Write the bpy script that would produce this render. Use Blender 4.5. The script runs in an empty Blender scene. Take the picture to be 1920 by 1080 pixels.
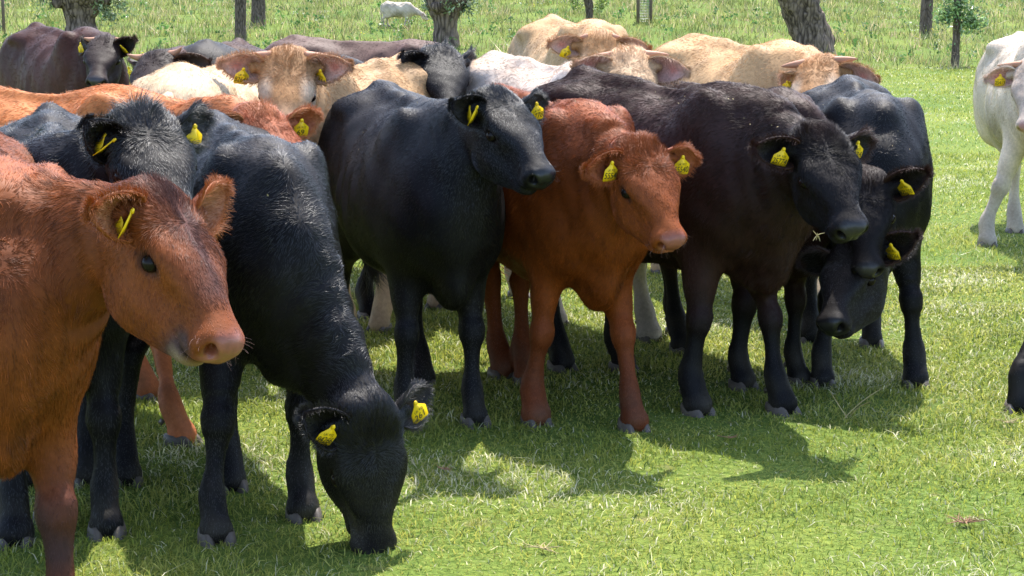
import bpy, math, random, time
import numpy as np
T0 = time.time()
R = math.radians
rng = np.random.default_rng(7)
random.seed(7)
scene = bpy.context.scene
COL = scene.collection

# ------------------------------------------------------------------ camera, sky, sun, exposure
cam_d = bpy.data.cameras.new('camera'); cam = bpy.data.objects.new('camera', cam_d); COL.objects.link(cam)
cam_d.lens = 60.0; cam_d.sensor_width = 36.0; cam_d.clip_start = 0.1; cam_d.clip_end = 2000
cam.location = (0, 0, 1.62); cam.rotation_euler = (R(90) - math.atan(525 / 3200.), 0, 0)
scene.camera = cam
SUN_AZ, SUN_EL = 14.0, 62.0          # degrees: azimuth clockwise from +Y, elevation
world = bpy.data.worlds.new("World"); scene.world = world; world.use_nodes = True
wn = world.node_tree; wn.nodes.clear()
sky = wn.nodes.new('ShaderNodeTexSky'); sky.sky_type = 'NISHITA'; sky.sun_disc = False
sky.sun_elevation = R(SUN_EL); sky.sun_rotation = R(SUN_AZ)
sky.air_density = 1.0; sky.dust_density = 1.5; sky.ozone_density = 1.0
bg = wn.nodes.new('ShaderNodeBackground'); bg.inputs[1].default_value = 0.15
wo = wn.nodes.new('ShaderNodeOutputWorld')
wn.links.new(sky.outputs[0], bg.inputs[0]); wn.links.new(bg.outputs[0], wo.inputs[0])
sd = bpy.data.lights.new('sun', 'SUN'); sd.energy = 2.7; sd.angle = R(0.53); sd.color = (1.0, 0.955, 0.88)
sun = bpy.data.objects.new('sun', sd); COL.objects.link(sun)
sun.rotation_euler = (R(90 - SUN_EL), 0, R(180 - SUN_AZ))
scene.view_settings.view_transform = 'Standard'; scene.view_settings.look = 'None'
scene.view_settings.exposure = 1.84; scene.view_settings.gamma = 1.0
scene.view_settings.use_curve_mapping = False
scene.cycles.max_bounces = 6
scene.cycles_curves.shape = 'RIBBONS'

# ------------------------------------------------------------------ small helpers
def unit(v):
    v = np.asarray(v, dtype=float); return v / (np.linalg.norm(v, axis=-1, keepdims=True) + 1e-12)

def make_noise(seed, n=7, lac=1.0):
    r = np.random.default_rng(seed)
    k = unit(r.normal(size=(n, 3))) * (r.uniform(0.6, 1.7, (n, 1)) * lac); ph = r.uniform(0, 6.28, n)
    def f(P, freq=1.0):
        P = np.asarray(P); out = np.zeros(P.shape[:-1])
        for i in range(n): out += np.sin(P @ (k[i] * freq * 6.28) + ph[i])
        return out / math.sqrt(n)
    return f
NZ = [make_noise(s) for s in range(12)]

def tag(o, label=None, cat=None, group=None, kind=None):
    if label: o['label'] = label
    if cat: o['category'] = cat
    if group: o['group'] = group
    if kind: o['kind'] = kind
    return o

def mesh_obj(name, V, F, mats, parent=None, smooth=True, cols=None, mat_idx=None):
    me = bpy.data.meshes.new(name)
    V = np.asarray(V, dtype=np.float32); me.vertices.add(len(V)); me.vertices.foreach_set('co', V.ravel())
    if isinstance(F, np.ndarray):
        n = F.shape[1]; me.loops.add(F.size); me.loops.foreach_set('vertex_index', F.astype(np.int32).ravel())
        me.polygons.add(len(F)); me.polygons.foreach_set('loop_start', np.arange(0, F.size, n, dtype=np.int32))
        me.polygons.foreach_set('loop_total', np.full(len(F), n, dtype=np.int32))
    else:
        ls = [len(f) for f in F]; flat = [i for f in F for i in f]
        me.loops.add(len(flat)); me.loops.foreach_set('vertex_index', flat)
        me.polygons.add(len(F)); me.polygons.foreach_set('loop_start', np.concatenate([[0], np.cumsum(ls)[:-1]]).astype(np.int32))
        me.polygons.foreach_set('loop_total', ls)
    if smooth: me.polygons.foreach_set('use_smooth', np.ones(len(me.polygons), dtype=bool))
    if mat_idx is not None: me.polygons.foreach_set('material_index', np.asarray(mat_idx, dtype=np.int32))
    me.update(calc_edges=True)
    if cols is not None:
        a = me.color_attributes.new('col', 'FLOAT_COLOR', 'POINT')
        c = np.ones((len(V), 4), dtype=np.float32); c[:, :3] = cols; a.data.foreach_set('color', c.ravel())
    for m in (mats if isinstance(mats, (list, tuple)) else [mats]): me.materials.append(m)
    o = bpy.data.objects.new(name, me); COL.objects.link(o)
    if parent is not None: o.parent = parent
    return o

def tube(P, Rr, nseg=10, cap=True, squash=None, noise=0.0, seed=0, cols=None):
    """tapered tube through points P with radii Rr; returns V, F"""
    P = np.asarray(P, float); n = len(P); V = []; F = []
    r = np.random.default_rng(seed); t = np.gradient(P, axis=0); t = unit(t)
    ref = np.array([0, 0, 1.]) if abs(t[0][2]) < .9 else np.array([1., 0, 0])
    for i in range(n):
        u = np.cross(t[i], ref); u = u / np.linalg.norm(u); v = np.cross(t[i], u); ref = np.cross(u, t[i]) if False else ref
        for j in range(nseg):
            a = 2 * math.pi * j / nseg; rr = Rr[i] * (1 + noise * r.normal())
            V.append(P[i] + rr * (math.cos(a) * u + math.sin(a) * v * (squash or 1)))
    for i in range(n - 1):
        for j in range(nseg):
            a = i * nseg + j; b = i * nseg + (j + 1) % nseg
            F.append((a, b, b + nseg, a + nseg))
    if cap:
        V.append(P[0]); V.append(P[-1]); c0 = len(V) - 2
        for j in range(nseg):
            F.append((c0, (j + 1) % nseg, j)); F.append((c0 + 1, (n - 1) * nseg + j, (n - 1) * nseg + (j + 1) % nseg))
    return V, F

def join(parts):
    V = []; F = []; o = 0
    for v, f in parts:
        V.extend(list(v)); F.extend([tuple(i + o for i in ff) for ff in f]); o += len(v)
    return V, F

def mat(name):
    m = bpy.data.materials.new(name); m.use_nodes = True
    nt = m.node_tree; b = nt.nodes['Principled BSDF']
    return m, nt, b

def simple(name, c, rough=.6, spec=.5, noise=0.0, nscale=20., bump=0.0, metallic=0.):
    m, nt, b = mat(name)
    b.inputs['Base Color'].default_value = (*c, 1); b.inputs['Roughness'].default_value = rough
    b.inputs['Specular IOR Level'].default_value = spec; b.inputs['Metallic'].default_value = metallic
    if noise or bump:
        tc = nt.nodes.new('ShaderNodeTexCoord'); n = nt.nodes.new('ShaderNodeTexNoise'); n.inputs['Scale'].default_value = nscale
        n.inputs['Detail'].default_value = 6; nt.links.new(tc.outputs['Object'], n.inputs['Vector'])
        if noise:
            r = nt.nodes.new('ShaderNodeMapRange'); r.inputs[3].default_value = 1 - noise; r.inputs[4].default_value = 1 + noise
            nt.links.new(n.outputs[0], r.inputs[0])
            mx = nt.nodes.new('ShaderNodeVectorMath'); mx.operation = 'SCALE'; mx.inputs[0].default_value = c
            nt.links.new(r.outputs[0], mx.inputs['Scale']); nt.links.new(mx.outputs[0], b.inputs['Base Color'])
        if bump:
            bp = nt.nodes.new('ShaderNodeBump'); bp.inputs['Distance'].default_value = bump
            nt.links.new(n.outputs[0], bp.inputs['Height']); nt.links.new(bp.outputs[0], b.inputs['Normal'])
    return m

def attr_mat(name, rough=.5, spec=.5, var=.25, nscale=30., bump=0.0, trans=0.0, ncoord='Object', stretch=None):
    """base colour from the 'col' attribute, broken up by noise"""
    m, nt, b = mat(name)
    a = nt.nodes.new('ShaderNodeAttribute'); a.attribute_name = 'col'
    tc = nt.nodes.new('ShaderNodeTexCoord'); n = nt.nodes.new('ShaderNodeTexNoise'); n.inputs['Scale'].default_value = nscale
    n.inputs['Detail'].default_value = 5; src = tc.outputs[ncoord]
    if stretch:
        mp = nt.nodes.new('ShaderNodeMapping'); mp.inputs['Scale'].default_value = stretch; nt.links.new(src, mp.inputs[0]); src = mp.outputs[0]
    nt.links.new(src, n.inputs['Vector'])
    r = nt.nodes.new('ShaderNodeMapRange'); r.inputs[1].default_value = .3; r.inputs[2].default_value = .7
    r.inputs[3].default_value = 1 - var; r.inputs[4].default_value = 1 + var
    nt.links.new(n.outputs[0], r.inputs[0])
    mx = nt.nodes.new('ShaderNodeVectorMath'); mx.operation = 'SCALE'
    nt.links.new(a.outputs['Color'], mx.inputs[0]); nt.links.new(r.outputs[0], mx.inputs['Scale'])
    nt.links.new(mx.outputs[0], b.inputs['Base Color'])
    b.inputs['Roughness'].default_value = rough; b.inputs['Specular IOR Level'].default_value = spec
    if bump:
        bp = nt.nodes.new('ShaderNodeBump'); bp.inputs['Distance'].default_value = bump; bp.inputs['Strength'].default_value = 1
        nt.links.new(n.outputs[0], bp.inputs['Height']); nt.links.new(bp.outputs[0], b.inputs['Normal'])
    if trans:
        t = nt.nodes.new('ShaderNodeBsdfTranslucent'); nt.links.new(mx.outputs[0], t.inputs[0])
        ms = nt.nodes.new('ShaderNodeMixShader'); ms.inputs[0].default_value = trans
        out = nt.nodes['Material Output']; nt.links.new(b.outputs[0], ms.inputs[1]); nt.links.new(t.outputs[0], ms.inputs[2])
        nt.links.new(ms.outputs[0], out.inputs[0])
    return m

M_HIDE = attr_mat('cattle_hide', rough=.6, spec=.15, var=.15, nscale=55., bump=.0012)
def _wet(m):
    nt = m.node_tree; b = nt.nodes['Principled BSDF']; a = nt.nodes.new('ShaderNodeAttribute'); a.attribute_name = 'wet'
    for nm, lo, hi in (('Roughness', .6, .33), ('Specular IOR Level', .15, .38)):
        r = nt.nodes.new('ShaderNodeMapRange'); r.inputs[3].default_value = lo; r.inputs[4].default_value = hi; nt.links.new(a.outputs['Fac'], r.inputs[0]); nt.links.new(r.outputs[0], b.inputs[nm])
_wet(M_HIDE)
M_HAIR = attr_mat('cattle_hair', rough=.42, spec=.2, var=.0)
M_HAIRB = attr_mat('black_cattle_hair', rough=.36, spec=.55, var=.0)
M_EAR = attr_mat('ear_skin', rough=.6, spec=.3, var=.2, nscale=60., bump=.002, trans=.15)
M_HORN = simple('horn_keratin', (.38, .19, .115), .55, .2, .25, 25., .001)
M_HORND = simple('horn_dark', (.22, .19, .16), .4, .5, .25, 25., .001)
M_HOOF = simple('hoof_keratin', (.085, .068, .056), .55, .4, .35, 40., .002)
M_EYE = simple('eye_dark', (.010, .006, .005), .26, .16)
M_TAG = simple('ear_tag_plastic', (.85, .54, .006), .42, .4, .05, 30.)
M_STRAW = simple('dry_straw', (.42, .33, .17), .8, .2, .3, 60.)
M_INK = simple('tag_ink', (.03, .028, .02), .6, .3)
POSES = {'A': {'loc': [-1.33, 4.32, 0.0],
       'yaw': -72,
       'S': 1.22,
       'hs': 1.04,
       'poll': [0.356, 0.384, 1.192],
       'F': [0.611, 0.282, -0.739],
       'U': [0.506, 0.579, 0.639],
       'earL': [-0.453, 0.813, 0.365],
       'earR': [0.956, -0.266, 0.127],
       'hooves': [[0.248, 0.125], [0.202, -0.154], [-0.976, 0.159], [-0.976, -0.159]]},
 'B': {'loc': [-0.79, 5.42, 0.0],
       'yaw': -70,
       'S': 1.2,
       'hs': 1.05,
       'poll': [0.585, 0.174, 0.451],
       'F': [-0.05, 0.077, -0.996],
       'U': [0.982, 0.185, -0.035],
       'earL': [-0.384, 0.877, 0.288],
       'earR': [0.803, -0.459, 0.38],
       'hooves': [[0.133, 0.074], [0.283, -0.235], [-0.275, -0.084], [-0.465, -0.413]]},
 'C': {'loc': [-1.42, 5.3, 0.0],
       'yaw': -74,
       'S': 1.22,
       'hs': 1.05,
       'poll': [0.428, 0.224, 1.326],
       'F': [0.733, 0.217, -0.645],
       'U': [0.653, 0.041, 0.756],
       'earL': [-0.601, 0.779, 0.178],
       'earR': [0.964, -0.156, 0.214],
       'hooves': [[0.197, 0.103], [0.203, -0.173], [-0.426, 0.071], [-0.466, -0.116]]},
 'E': {'loc': [-1.58, 6.95, 0.0],
       'yaw': -22,
       'S': 1.29,
       'hs': 1.0,
       'poll': [0.774, -0.227, 1.253],
       'F': [0.62, -0.358, -0.698],
       'U': [0.652, -0.26, 0.712],
       'earL': [0.622, 0.762, 0.178],
       'earR': [-0.307, -0.951, -0.039],
       'hooves': [[0.554, -0.514], [0.026, -0.181], [-0.003, 0.082], [-1.032, -0.168]]},
 'G': {'loc': [-3.2, 13.0, 0.042],
       'yaw': -55,
       'S': 1.4,
       'hs': 1.15,
       'poll': [0.506, -0.062, 1.367],
       'F': [0.688, -0.442, -0.575],
       'U': [0.489, -0.304, 0.818],
       'earL': [0.969, -0.002, 0.249],
       'earR': [-0.956, -0.2, 0.216],
       'hooves': [[0.028, 0.196], [0.028, -0.196], [-1.12, 0.182], [-1.12, -0.182]]},
 'H': {'loc': [-2.0, 10.4, 0.011],
       'yaw': -100,
       'S': 1.36,
       'hs': 1.1,
       'poll': [0.689, 0.124, 1.363],
       'F': [0.817, 0.1, -0.568],
       'U': [0.576, -0.079, 0.814],
       'earL': [0.12, 0.992, 0.035],
       'earR': [-0.69, -0.72, -0.081],
       'hooves': [[0.027, 0.19], [0.027, -0.19], [-1.088, 0.177], [-1.088, -0.177]]},
 'I': {'loc': [-1.85, 11.5, 0.024],
       'yaw': 90,
       'S': 1.36,
       'hs': 1.1,
       'poll': [0.6, 0.184, 0.908],
       'F': [0.851, 0.077, -0.519],
       'U': [0.519, 0.031, 0.854],
       'earL': [0.08, 0.995, -0.062],
       'earR': [0.242, -0.966, -0.088],
       'hooves': [[0.027, 0.19], [0.027, -0.19], [-1.088, 0.177], [-1.088, -0.177]]},
 'J': {'loc': [-1.45, 8.75, 0.0],
       'yaw': 88,
       'S': 1.33,
       'hs': 1.1,
       'poll': [0.636, 0.416, 1.086],
       'F': [0.881, 0.217, -0.421],
       'U': [0.416, 0.067, 0.907],
       'earL': [-0.057, 0.998, -0.026],
       'earR': [0.385, -0.919, -0.087],
       'hooves': [[0.027, 0.186], [0.027, -0.186], [-0.841, 0.428], [-0.761, -0.051]]},
 'K': {'loc': [-0.98, 8.25, 0.0],
       'yaw': -113,
       'S': 1.33,
       'hs': 1.12,
       'poll': [0.471, 0.17, 1.431],
       'F': [0.561, 0.273, -0.782],
       'U': [0.696, 0.357, 0.623],
       'earL': [0.285, 0.957, 0.051],
       'earR': [0.775, -0.627, 0.082],
       'hooves': [[0.027, 0.186], [0.027, -0.186], [-1.064, 0.173], [-0.356, 0.188]]},
 'L': {'loc': [-0.8, 14.0, 0.054],
       'yaw': -8,
       'S': 1.3,
       'hs': 1.1,
       'poll': [0.395, -0.146, 0.867],
       'F': [0.469, -0.753, -0.462],
       'U': [0.312, -0.348, 0.884],
       'earL': [0.902, 0.41, -0.135],
       'earR': [-0.724, -0.69, 0.006],
       'hooves': [[0.026, 0.182], [0.026, -0.182], [-1.04, 0.169], [-1.04, -0.169]]},
 'M': {'loc': [-0.55, 9.75, 0.003],
       'yaw': -60,
       'S': 1.27,
       'hs': 1.2,
       'poll': [0.555, -0.139, 1.406],
       'F': [0.764, -0.256, -0.592],
       'U': [0.561, -0.188, 0.806],
       'earL': [-0.462, 0.88, 0.11],
       'earR': [0.774, -0.619, 0.129],
       'hooves': [[0.025, 0.178], [0.025, -0.178], [0.661, -0.624], [-1.016, -0.165]]},
 'N': {'loc': [-0.29, 6.72, 0.0],
       'yaw': -72,
       'S': 1.25,
       'hs': 1.0,
       'poll': [0.422, 0.101, 1.318],
       'F': [0.74, 0.208, -0.64],
       'U': [0.602, 0.22, 0.768],
       'earL': [-0.359, 0.923, 0.142],
       'earR': [0.845, -0.524, 0.108],
       'hooves': [[0.197, 0.086], [0.156, -0.181], [-0.57, 0.074], [-1.0, -0.163]]},
 'O': {'loc': [0.42, 8.5, 0.0],
       'yaw': -60,
       'S': 1.34,
       'hs': 1.1,
       'poll': [0.41, -0.09, 1.422],
       'F': [0.642, -0.352, -0.681],
       'U': [0.576, -0.364, 0.732],
       'earL': [0.975, 0.198, -0.102],
       'earR': [0.376, -0.925, 0.047],
       'hooves': [[0.303, 0.111], [-0.257, -0.082], [-1.072, 0.174], [-1.072, -0.174]]},
 'P': {'loc': [0.52, 11.2, 0.02],
       'yaw': -78,
       'S': 1.5,
       'hs': 1.15,
       'poll': [0.591, -0.105, 1.448],
       'F': [0.537, -0.104, -0.837],
       'U': [0.823, -0.152, 0.547],
       'earL': [0.729, 0.68, -0.075],
       'earR': [0.121, -0.991, 0.063],
       'hooves': [[0.03, 0.21], [0.03, -0.21], [-1.2, 0.195], [-1.2, -0.195]]},
 'R': {'loc': [0.28, 6.72, 0.0],
       'yaw': -70,
       'S': 1.24,
       'hs': 1.0,
       'poll': [0.503, 0.007, 1.144],
       'F': [0.645, 0.055, -0.762],
       'U': [0.763, 0.01, 0.646],
       'earL': [-0.047, 0.993, -0.108],
       'earR': [0.712, -0.69, -0.129],
       'hooves': [[0.281, 0.099], [0.062, -0.224], [-0.658, 0.004], [-0.789, -0.067]]},
 'S': {'loc': [0.9, 6.95, 0.0],
       'yaw': -55,
       'S': 1.3,
       'hs': 1.06,
       'poll': [0.551, -0.085, 1.173],
       'F': [0.653, -0.201, -0.73],
       'U': [0.641, -0.367, 0.674],
       'earL': [0.097, 0.995, -0.021],
       'earR': [0.186, -0.98, 0.077],
       'hooves': [[0.258, 0.049], [0.075, -0.245], [-0.734, 0.02], [-0.922, -0.187]]},
 'T': {'loc': [1.15, 7.45, 0.0],
       'yaw': -62,
       'S': 1.25,
       'hs': 1.0,
       'poll': [0.539, 0.055, 0.949],
       'F': [0.463, -0.329, -0.823],
       'U': [0.524, -0.647, 0.554],
       'earL': [0.907, 0.188, 0.378],
       'earR': [-0.611, -0.748, -0.26],
       'hooves': [[0.19, 0.007], [0.145, -0.258], [-1.0, 0.163], [-0.657, -0.036]]},
 'V': {'loc': [1.58, 7.45, 0.0],
       'yaw': -93,
       'S': 1.25,
       'hs': 1.05,
       'poll': [0.457, -0.127, 0.684],
       'F': [0.673, -0.335, -0.66],
       'U': [0.48, -0.48, 0.734],
       'earL': [0.72, 0.533, 0.445],
       'earR': [-0.425, -0.866, -0.262],
       'hooves': [[0.177, 0.183], [0.198, -0.223], [-0.702, 0.129], [-0.822, -0.153]]},
 'U': {'loc': [1.48, 9.4, 0.0],
       'yaw': -70,
       'S': 1.42,
       'hs': 1.12,
       'poll': [0.552, -0.092, 1.368],
       'F': [0.593, -0.453, -0.666],
       'U': [0.434, -0.517, 0.738],
       'earL': [0.911, 0.366, -0.189],
       'earR': [-0.883, -0.18, -0.434],
       'hooves': [[0.028, 0.199], [0.028, -0.199], [-1.136, 0.185], [-1.136, -0.185]]},
 'W': {'loc': [3.64, 11.6, 0.025],
       'yaw': -95,
       'S': 1.38,
       'hs': 1.15,
       'poll': [0.624, -0.246, 1.269],
       'F': [0.572, -0.175, -0.801],
       'U': [0.722, -0.355, 0.594],
       'earL': [0.498, 0.865, -0.055],
       'earR': [-0.167, -0.964, -0.207],
       'hooves': [[0.028, 0.193], [0.123, -0.398], [-1.104, 0.179], [-0.568, -0.077]]},
 'X': {'loc': [2.55, 7.15, 0.0],
       'yaw': -105,
       'S': 1.25,
       'hs': 1.0,
       'poll': [0.346, 0.06, 1.234],
       'F': [0.434, 0.141, -0.89],
       'U': [0.837, 0.303, 0.456],
       'earL': [-0.235, 0.958, -0.161],
       'earR': [0.422, -0.896, -0.136],
       'hooves': [[0.025, 0.175], [0.478, -0.373], [-1.0, 0.163], [-1.0, -0.163]]}}
# ------------------------------------------------------------------ implicit cattle: distance fields -> surface nets
def smin(a, b, k):
    h = np.maximum(k - np.abs(a - b), 0) / k
    return np.minimum(a, b) - h * h * k * .25

def resample(st, n):
    """Catmull-Rom resampling of station rows"""
    st = np.asarray(st, float); m = len(st); out = []
    for t in np.linspace(0, m - 1, n):
        i = min(int(t), m - 2); u = t - i
        p0, p1, p2, p3 = st[max(i - 1, 0)], st[i], st[i + 1], st[min(i + 2, m - 1)]
        out.append(.5 * (2 * p1 + (p2 - p0) * u + (2 * p0 - 5 * p1 + 4 * p2 - p3) * u * u + (3 * p1 - p0 - 3 * p2 + p3) * u ** 3))
    return np.array(out)

class Seg:
    """elliptic-section segment c0->c1 with dorsal axis d, half depths a, half widths b, squareness n, taper k (wider dorsally)"""
    def __init__(s, c0, c1, a0, a1, b0, b1, d, n=2.0, k=0.0):
        s.c0 = np.asarray(c0, float); A = np.asarray(c1, float) - s.c0; s.L2 = A @ A + 1e-9; s.A = A; s.t = A / math.sqrt(s.L2)
        d = np.asarray(d, float); d = d - s.t * (d @ s.t); s.d = d / (np.linalg.norm(d) + 1e-9); s.l = np.cross(s.d, s.t)
        s.a0, s.a1, s.b0, s.b1, s.n, s.k = a0, a1, b0, b1, n, k
        m = max(a0, a1, b0, b1); s.lo = np.minimum(s.c0, c1) - m; s.hi = np.maximum(s.c0, c1) + m
    def __call__(s, X, Y, Z):
        x, y, z = X - s.c0[0], Y - s.c0[1], Z - s.c0[2]
        u = np.clip((x * s.A[0] + y * s.A[1] + z * s.A[2]) / s.L2, 0, 1)
        x = x - u * s.A[0]; y = y - u * s.A[1]; z = z - u * s.A[2]
        a = s.a0 + (s.a1 - s.a0) * u; b = s.b0 + (s.b1 - s.b0) * u
        zd = x * s.d[0] + y * s.d[1] + z * s.d[2]; yl = x * s.l[0] + y * s.l[1] + z * s.l[2]; xt = x * s.t[0] + y * s.t[1] + z * s.t[2]
        if s.k: b = b * (1 + s.k * np.clip(zd / a, -1, 1))
        mn = np.minimum(a, b); n = s.n
        if n == 2.0: q = np.sqrt((yl / b) ** 2 + (zd / a) ** 2 + (xt / mn) ** 2)
        else: q = (np.abs(yl / b) ** n + np.abs(zd / a) ** n + np.abs(xt / mn) ** n + 1e-12) ** (1 / n)
        return (q - 1) * mn

def ell(c, r, d=(0, 0, 1), t=(1, 0, 0)):
    """ellipsoid at c: r = (along t, lateral, along d)"""
    class E:
        pass
    e = E(); t = unit(t); d = np.asarray(d, float); d = d - t * (d @ t); d = unit(d); l = np.cross(d, t); c = np.asarray(c, float)
    m = max(r); e.lo = c - m; e.hi = c + m
    def f(X, Y, Z):
        x, y, z = X - c[0], Y - c[1], Z - c[2]
        q = np.sqrt(((x * t[0] + y * t[1] + z * t[2]) / r[0]) ** 2 + ((x * l[0] + y * l[1] + z * l[2]) / r[1]) ** 2 + ((x * d[0] + y * d[1] + z * d[2]) / r[2]) ** 2)
        return (q - 1) * min(r)
    e.__class__.__call__ = lambda self, X, Y, Z: f(X, Y, Z)
    return e

def chain(rows, n=2.0, k=0.0, count=None, dors=None):
    """rows: x y z a b (+ dorsal if dors)"""
    st = resample(rows, count or 2 * len(rows)); segs = []
    for i in range(len(st) - 1):
        d = st[i][5:8] if st.shape[1] >= 8 else dors
        segs.append(Seg(st[i][:3], st[i + 1][:3], st[i][3], st[i + 1][3], st[i][4], st[i + 1][4], d, n, k))
    return segs

def surface_nets(F, xs, ys, zs):
    ins = F < 0; s = np.zeros(tuple(d - 1 for d in F.shape), np.int8); nx, ny, nz = F.shape
    for i in (0, 1):
        for j in (0, 1):
            for k in (0, 1): s += ins[i:nx - 1 + i, j:ny - 1 + j, k:nz - 1 + k]
    act = (s > 0) & (s < 8); I = np.argwhere(act); idx = -np.ones(act.shape, np.int32); idx[act] = np.arange(len(I))
    acc = np.zeros((len(I), 3)); cnt = np.zeros(len(I)); ax = [xs, ys, zs]
    corners = [(i, j, k) for i in (0, 1) for j in (0, 1) for k in (0, 1)]
    for c in corners:
        for d in range(3):
            if c[d]: continue
            e = list(c); e[d] = 1
            A = I + np.array(c); B = I + np.array(e)
            fa = F[A[:, 0], A[:, 1], A[:, 2]]; fb = F[B[:, 0], B[:, 1], B[:, 2]]
            m = (fa < 0) != (fb < 0); t = fa[m] / (fa[m] - fb[m])
            P = np.stack([ax[q][A[m][:, q]] for q in range(3)], 1); Q = np.stack([ax[q][B[m][:, q]] for q in range(3)], 1)
            acc[m] += P + (Q - P) * t[:, None]; cnt[m] += 1
    V = acc / cnt[:, None]; quads = []
    for d in range(3):
        sl0 = [slice(1, -1)] * 3; sl1 = [slice(1, -1)] * 3
        sl0[d] = slice(0, F.shape[d] - 1); sl1[d] = slice(1, F.shape[d])
        a = ins[tuple(sl0)]; b = ins[tuple(sl1)]; E = np.argwhere(a != b)
        if not len(E): continue
        inside_first = a[tuple(E.T)]
        o1, o2 = (d + 1) % 3, (d + 2) % 3
        base = E.copy(); base[:, o1] += 1; base[:, o2] += 1     # grid coordinates of the edge
        def cell(u, v):
            c = base.copy(); c[:, o1] -= u; c[:, o2] -= v; return idx[c[:, 0], c[:, 1], c[:, 2]]
        q = np.stack([cell(1, 1), cell(0, 1), cell(0, 0), cell(1, 0)], 1)
        q[~inside_first] = q[~inside_first][:, ::-1]; quads.append(q)
    return V, np.concatenate(quads)

COATS = {   # coat, legs, head, muzzle skin, inner ear, tuft / crest, hair length factor, belly-side tint
 'red':   dict(c=(.195, .043, .007), leg=(.14, .033, .009), head=(.21, .050, .010), muz=(.27, .085, .055), ear=(.30, .085, .03), top=(.30, .075, .016)),
 'redA':  dict(c=(.185, .046, .009), leg=(.12, .031, .009), head=(.185, .047, .0105), muz=(.27, .09, .06), ear=(.32, .12, .05), top=(.36, .095, .018), fore=(.07, .028, .024), dark=1, chin=(.22, .15, .09)),
 'orange':dict(c=(.46, .15, .045), leg=(.42, .13, .05), head=(.30, .085, .035), muz=(.5, .25, .18), ear=(.30, .08, .025), top=(.55, .23, .09)),
 'black': dict(c=(.0085, .0068, .0080), leg=(.0062, .0052, .0066), head=(.0070, .0058, .0066), muz=(.014, .013, .014), ear=(.008, .007, .007), top=(.020, .015, .0155)),
 'brownblack': dict(c=(.034, .0140, .0105), leg=(.005, .004, .005), head=(.007, .0045, .0045), muz=(.028, .024, .026), ear=(.010, .006, .006), top=(.055, .023, .017), edge=(.07, .028, .02)),
 'blackedge': dict(c=(.0085, .0068, .0080), leg=(.009, .008, .009), head=(.012, .009, .009), muz=(.014, .013, .014), ear=(.008, .005, .005), top=(.02, .013, .012), edge=(.10, .05, .045)),
 'darkbrown': dict(c=(.062, .018, .010), leg=(.02, .010, .008), head=(.022, .011, .009), muz=(.05, .04, .04), ear=(.015, .010, .009), top=(.030, .016, .014), edge=(.10, .05, .03)),
 'brown': dict(c=(.11, .060, .048), leg=(.07, .04, .03), head=(.07, .035, .028), muz=(.05, .04, .04), ear=(.06, .03, .025), top=(.13, .07, .055)),
 'cream': dict(c=(.52, .32, .155), leg=(.46, .32, .20), head=(.42, .215, .09), muz=(.62, .38, .32), ear=(.55, .34, .26), top=(.44, .22, .09), face=(.56, .40, .27)),
 'pale':  dict(c=(.58, .44, .28), leg=(.5, .4, .31), head=(.5, .33, .19), muz=(.62, .38, .32), ear=(.62, .40, .33), top=(.56, .37, .20)),
 'white': dict(c=(.60, .49, .38), leg=(.50, .42, .34), head=(.56, .44, .35), muz=(.42, .22, .20), ear=(.60, .36, .30), top=(.56, .46, .36)),
 'whitecream': dict(c=(.60, .49, .41), leg=(.50, .42, .35), head=(.50, .32, .18), muz=(.62, .38, .32), ear=(.60, .36, .30), top=(.52, .33, .18)),
}

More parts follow.
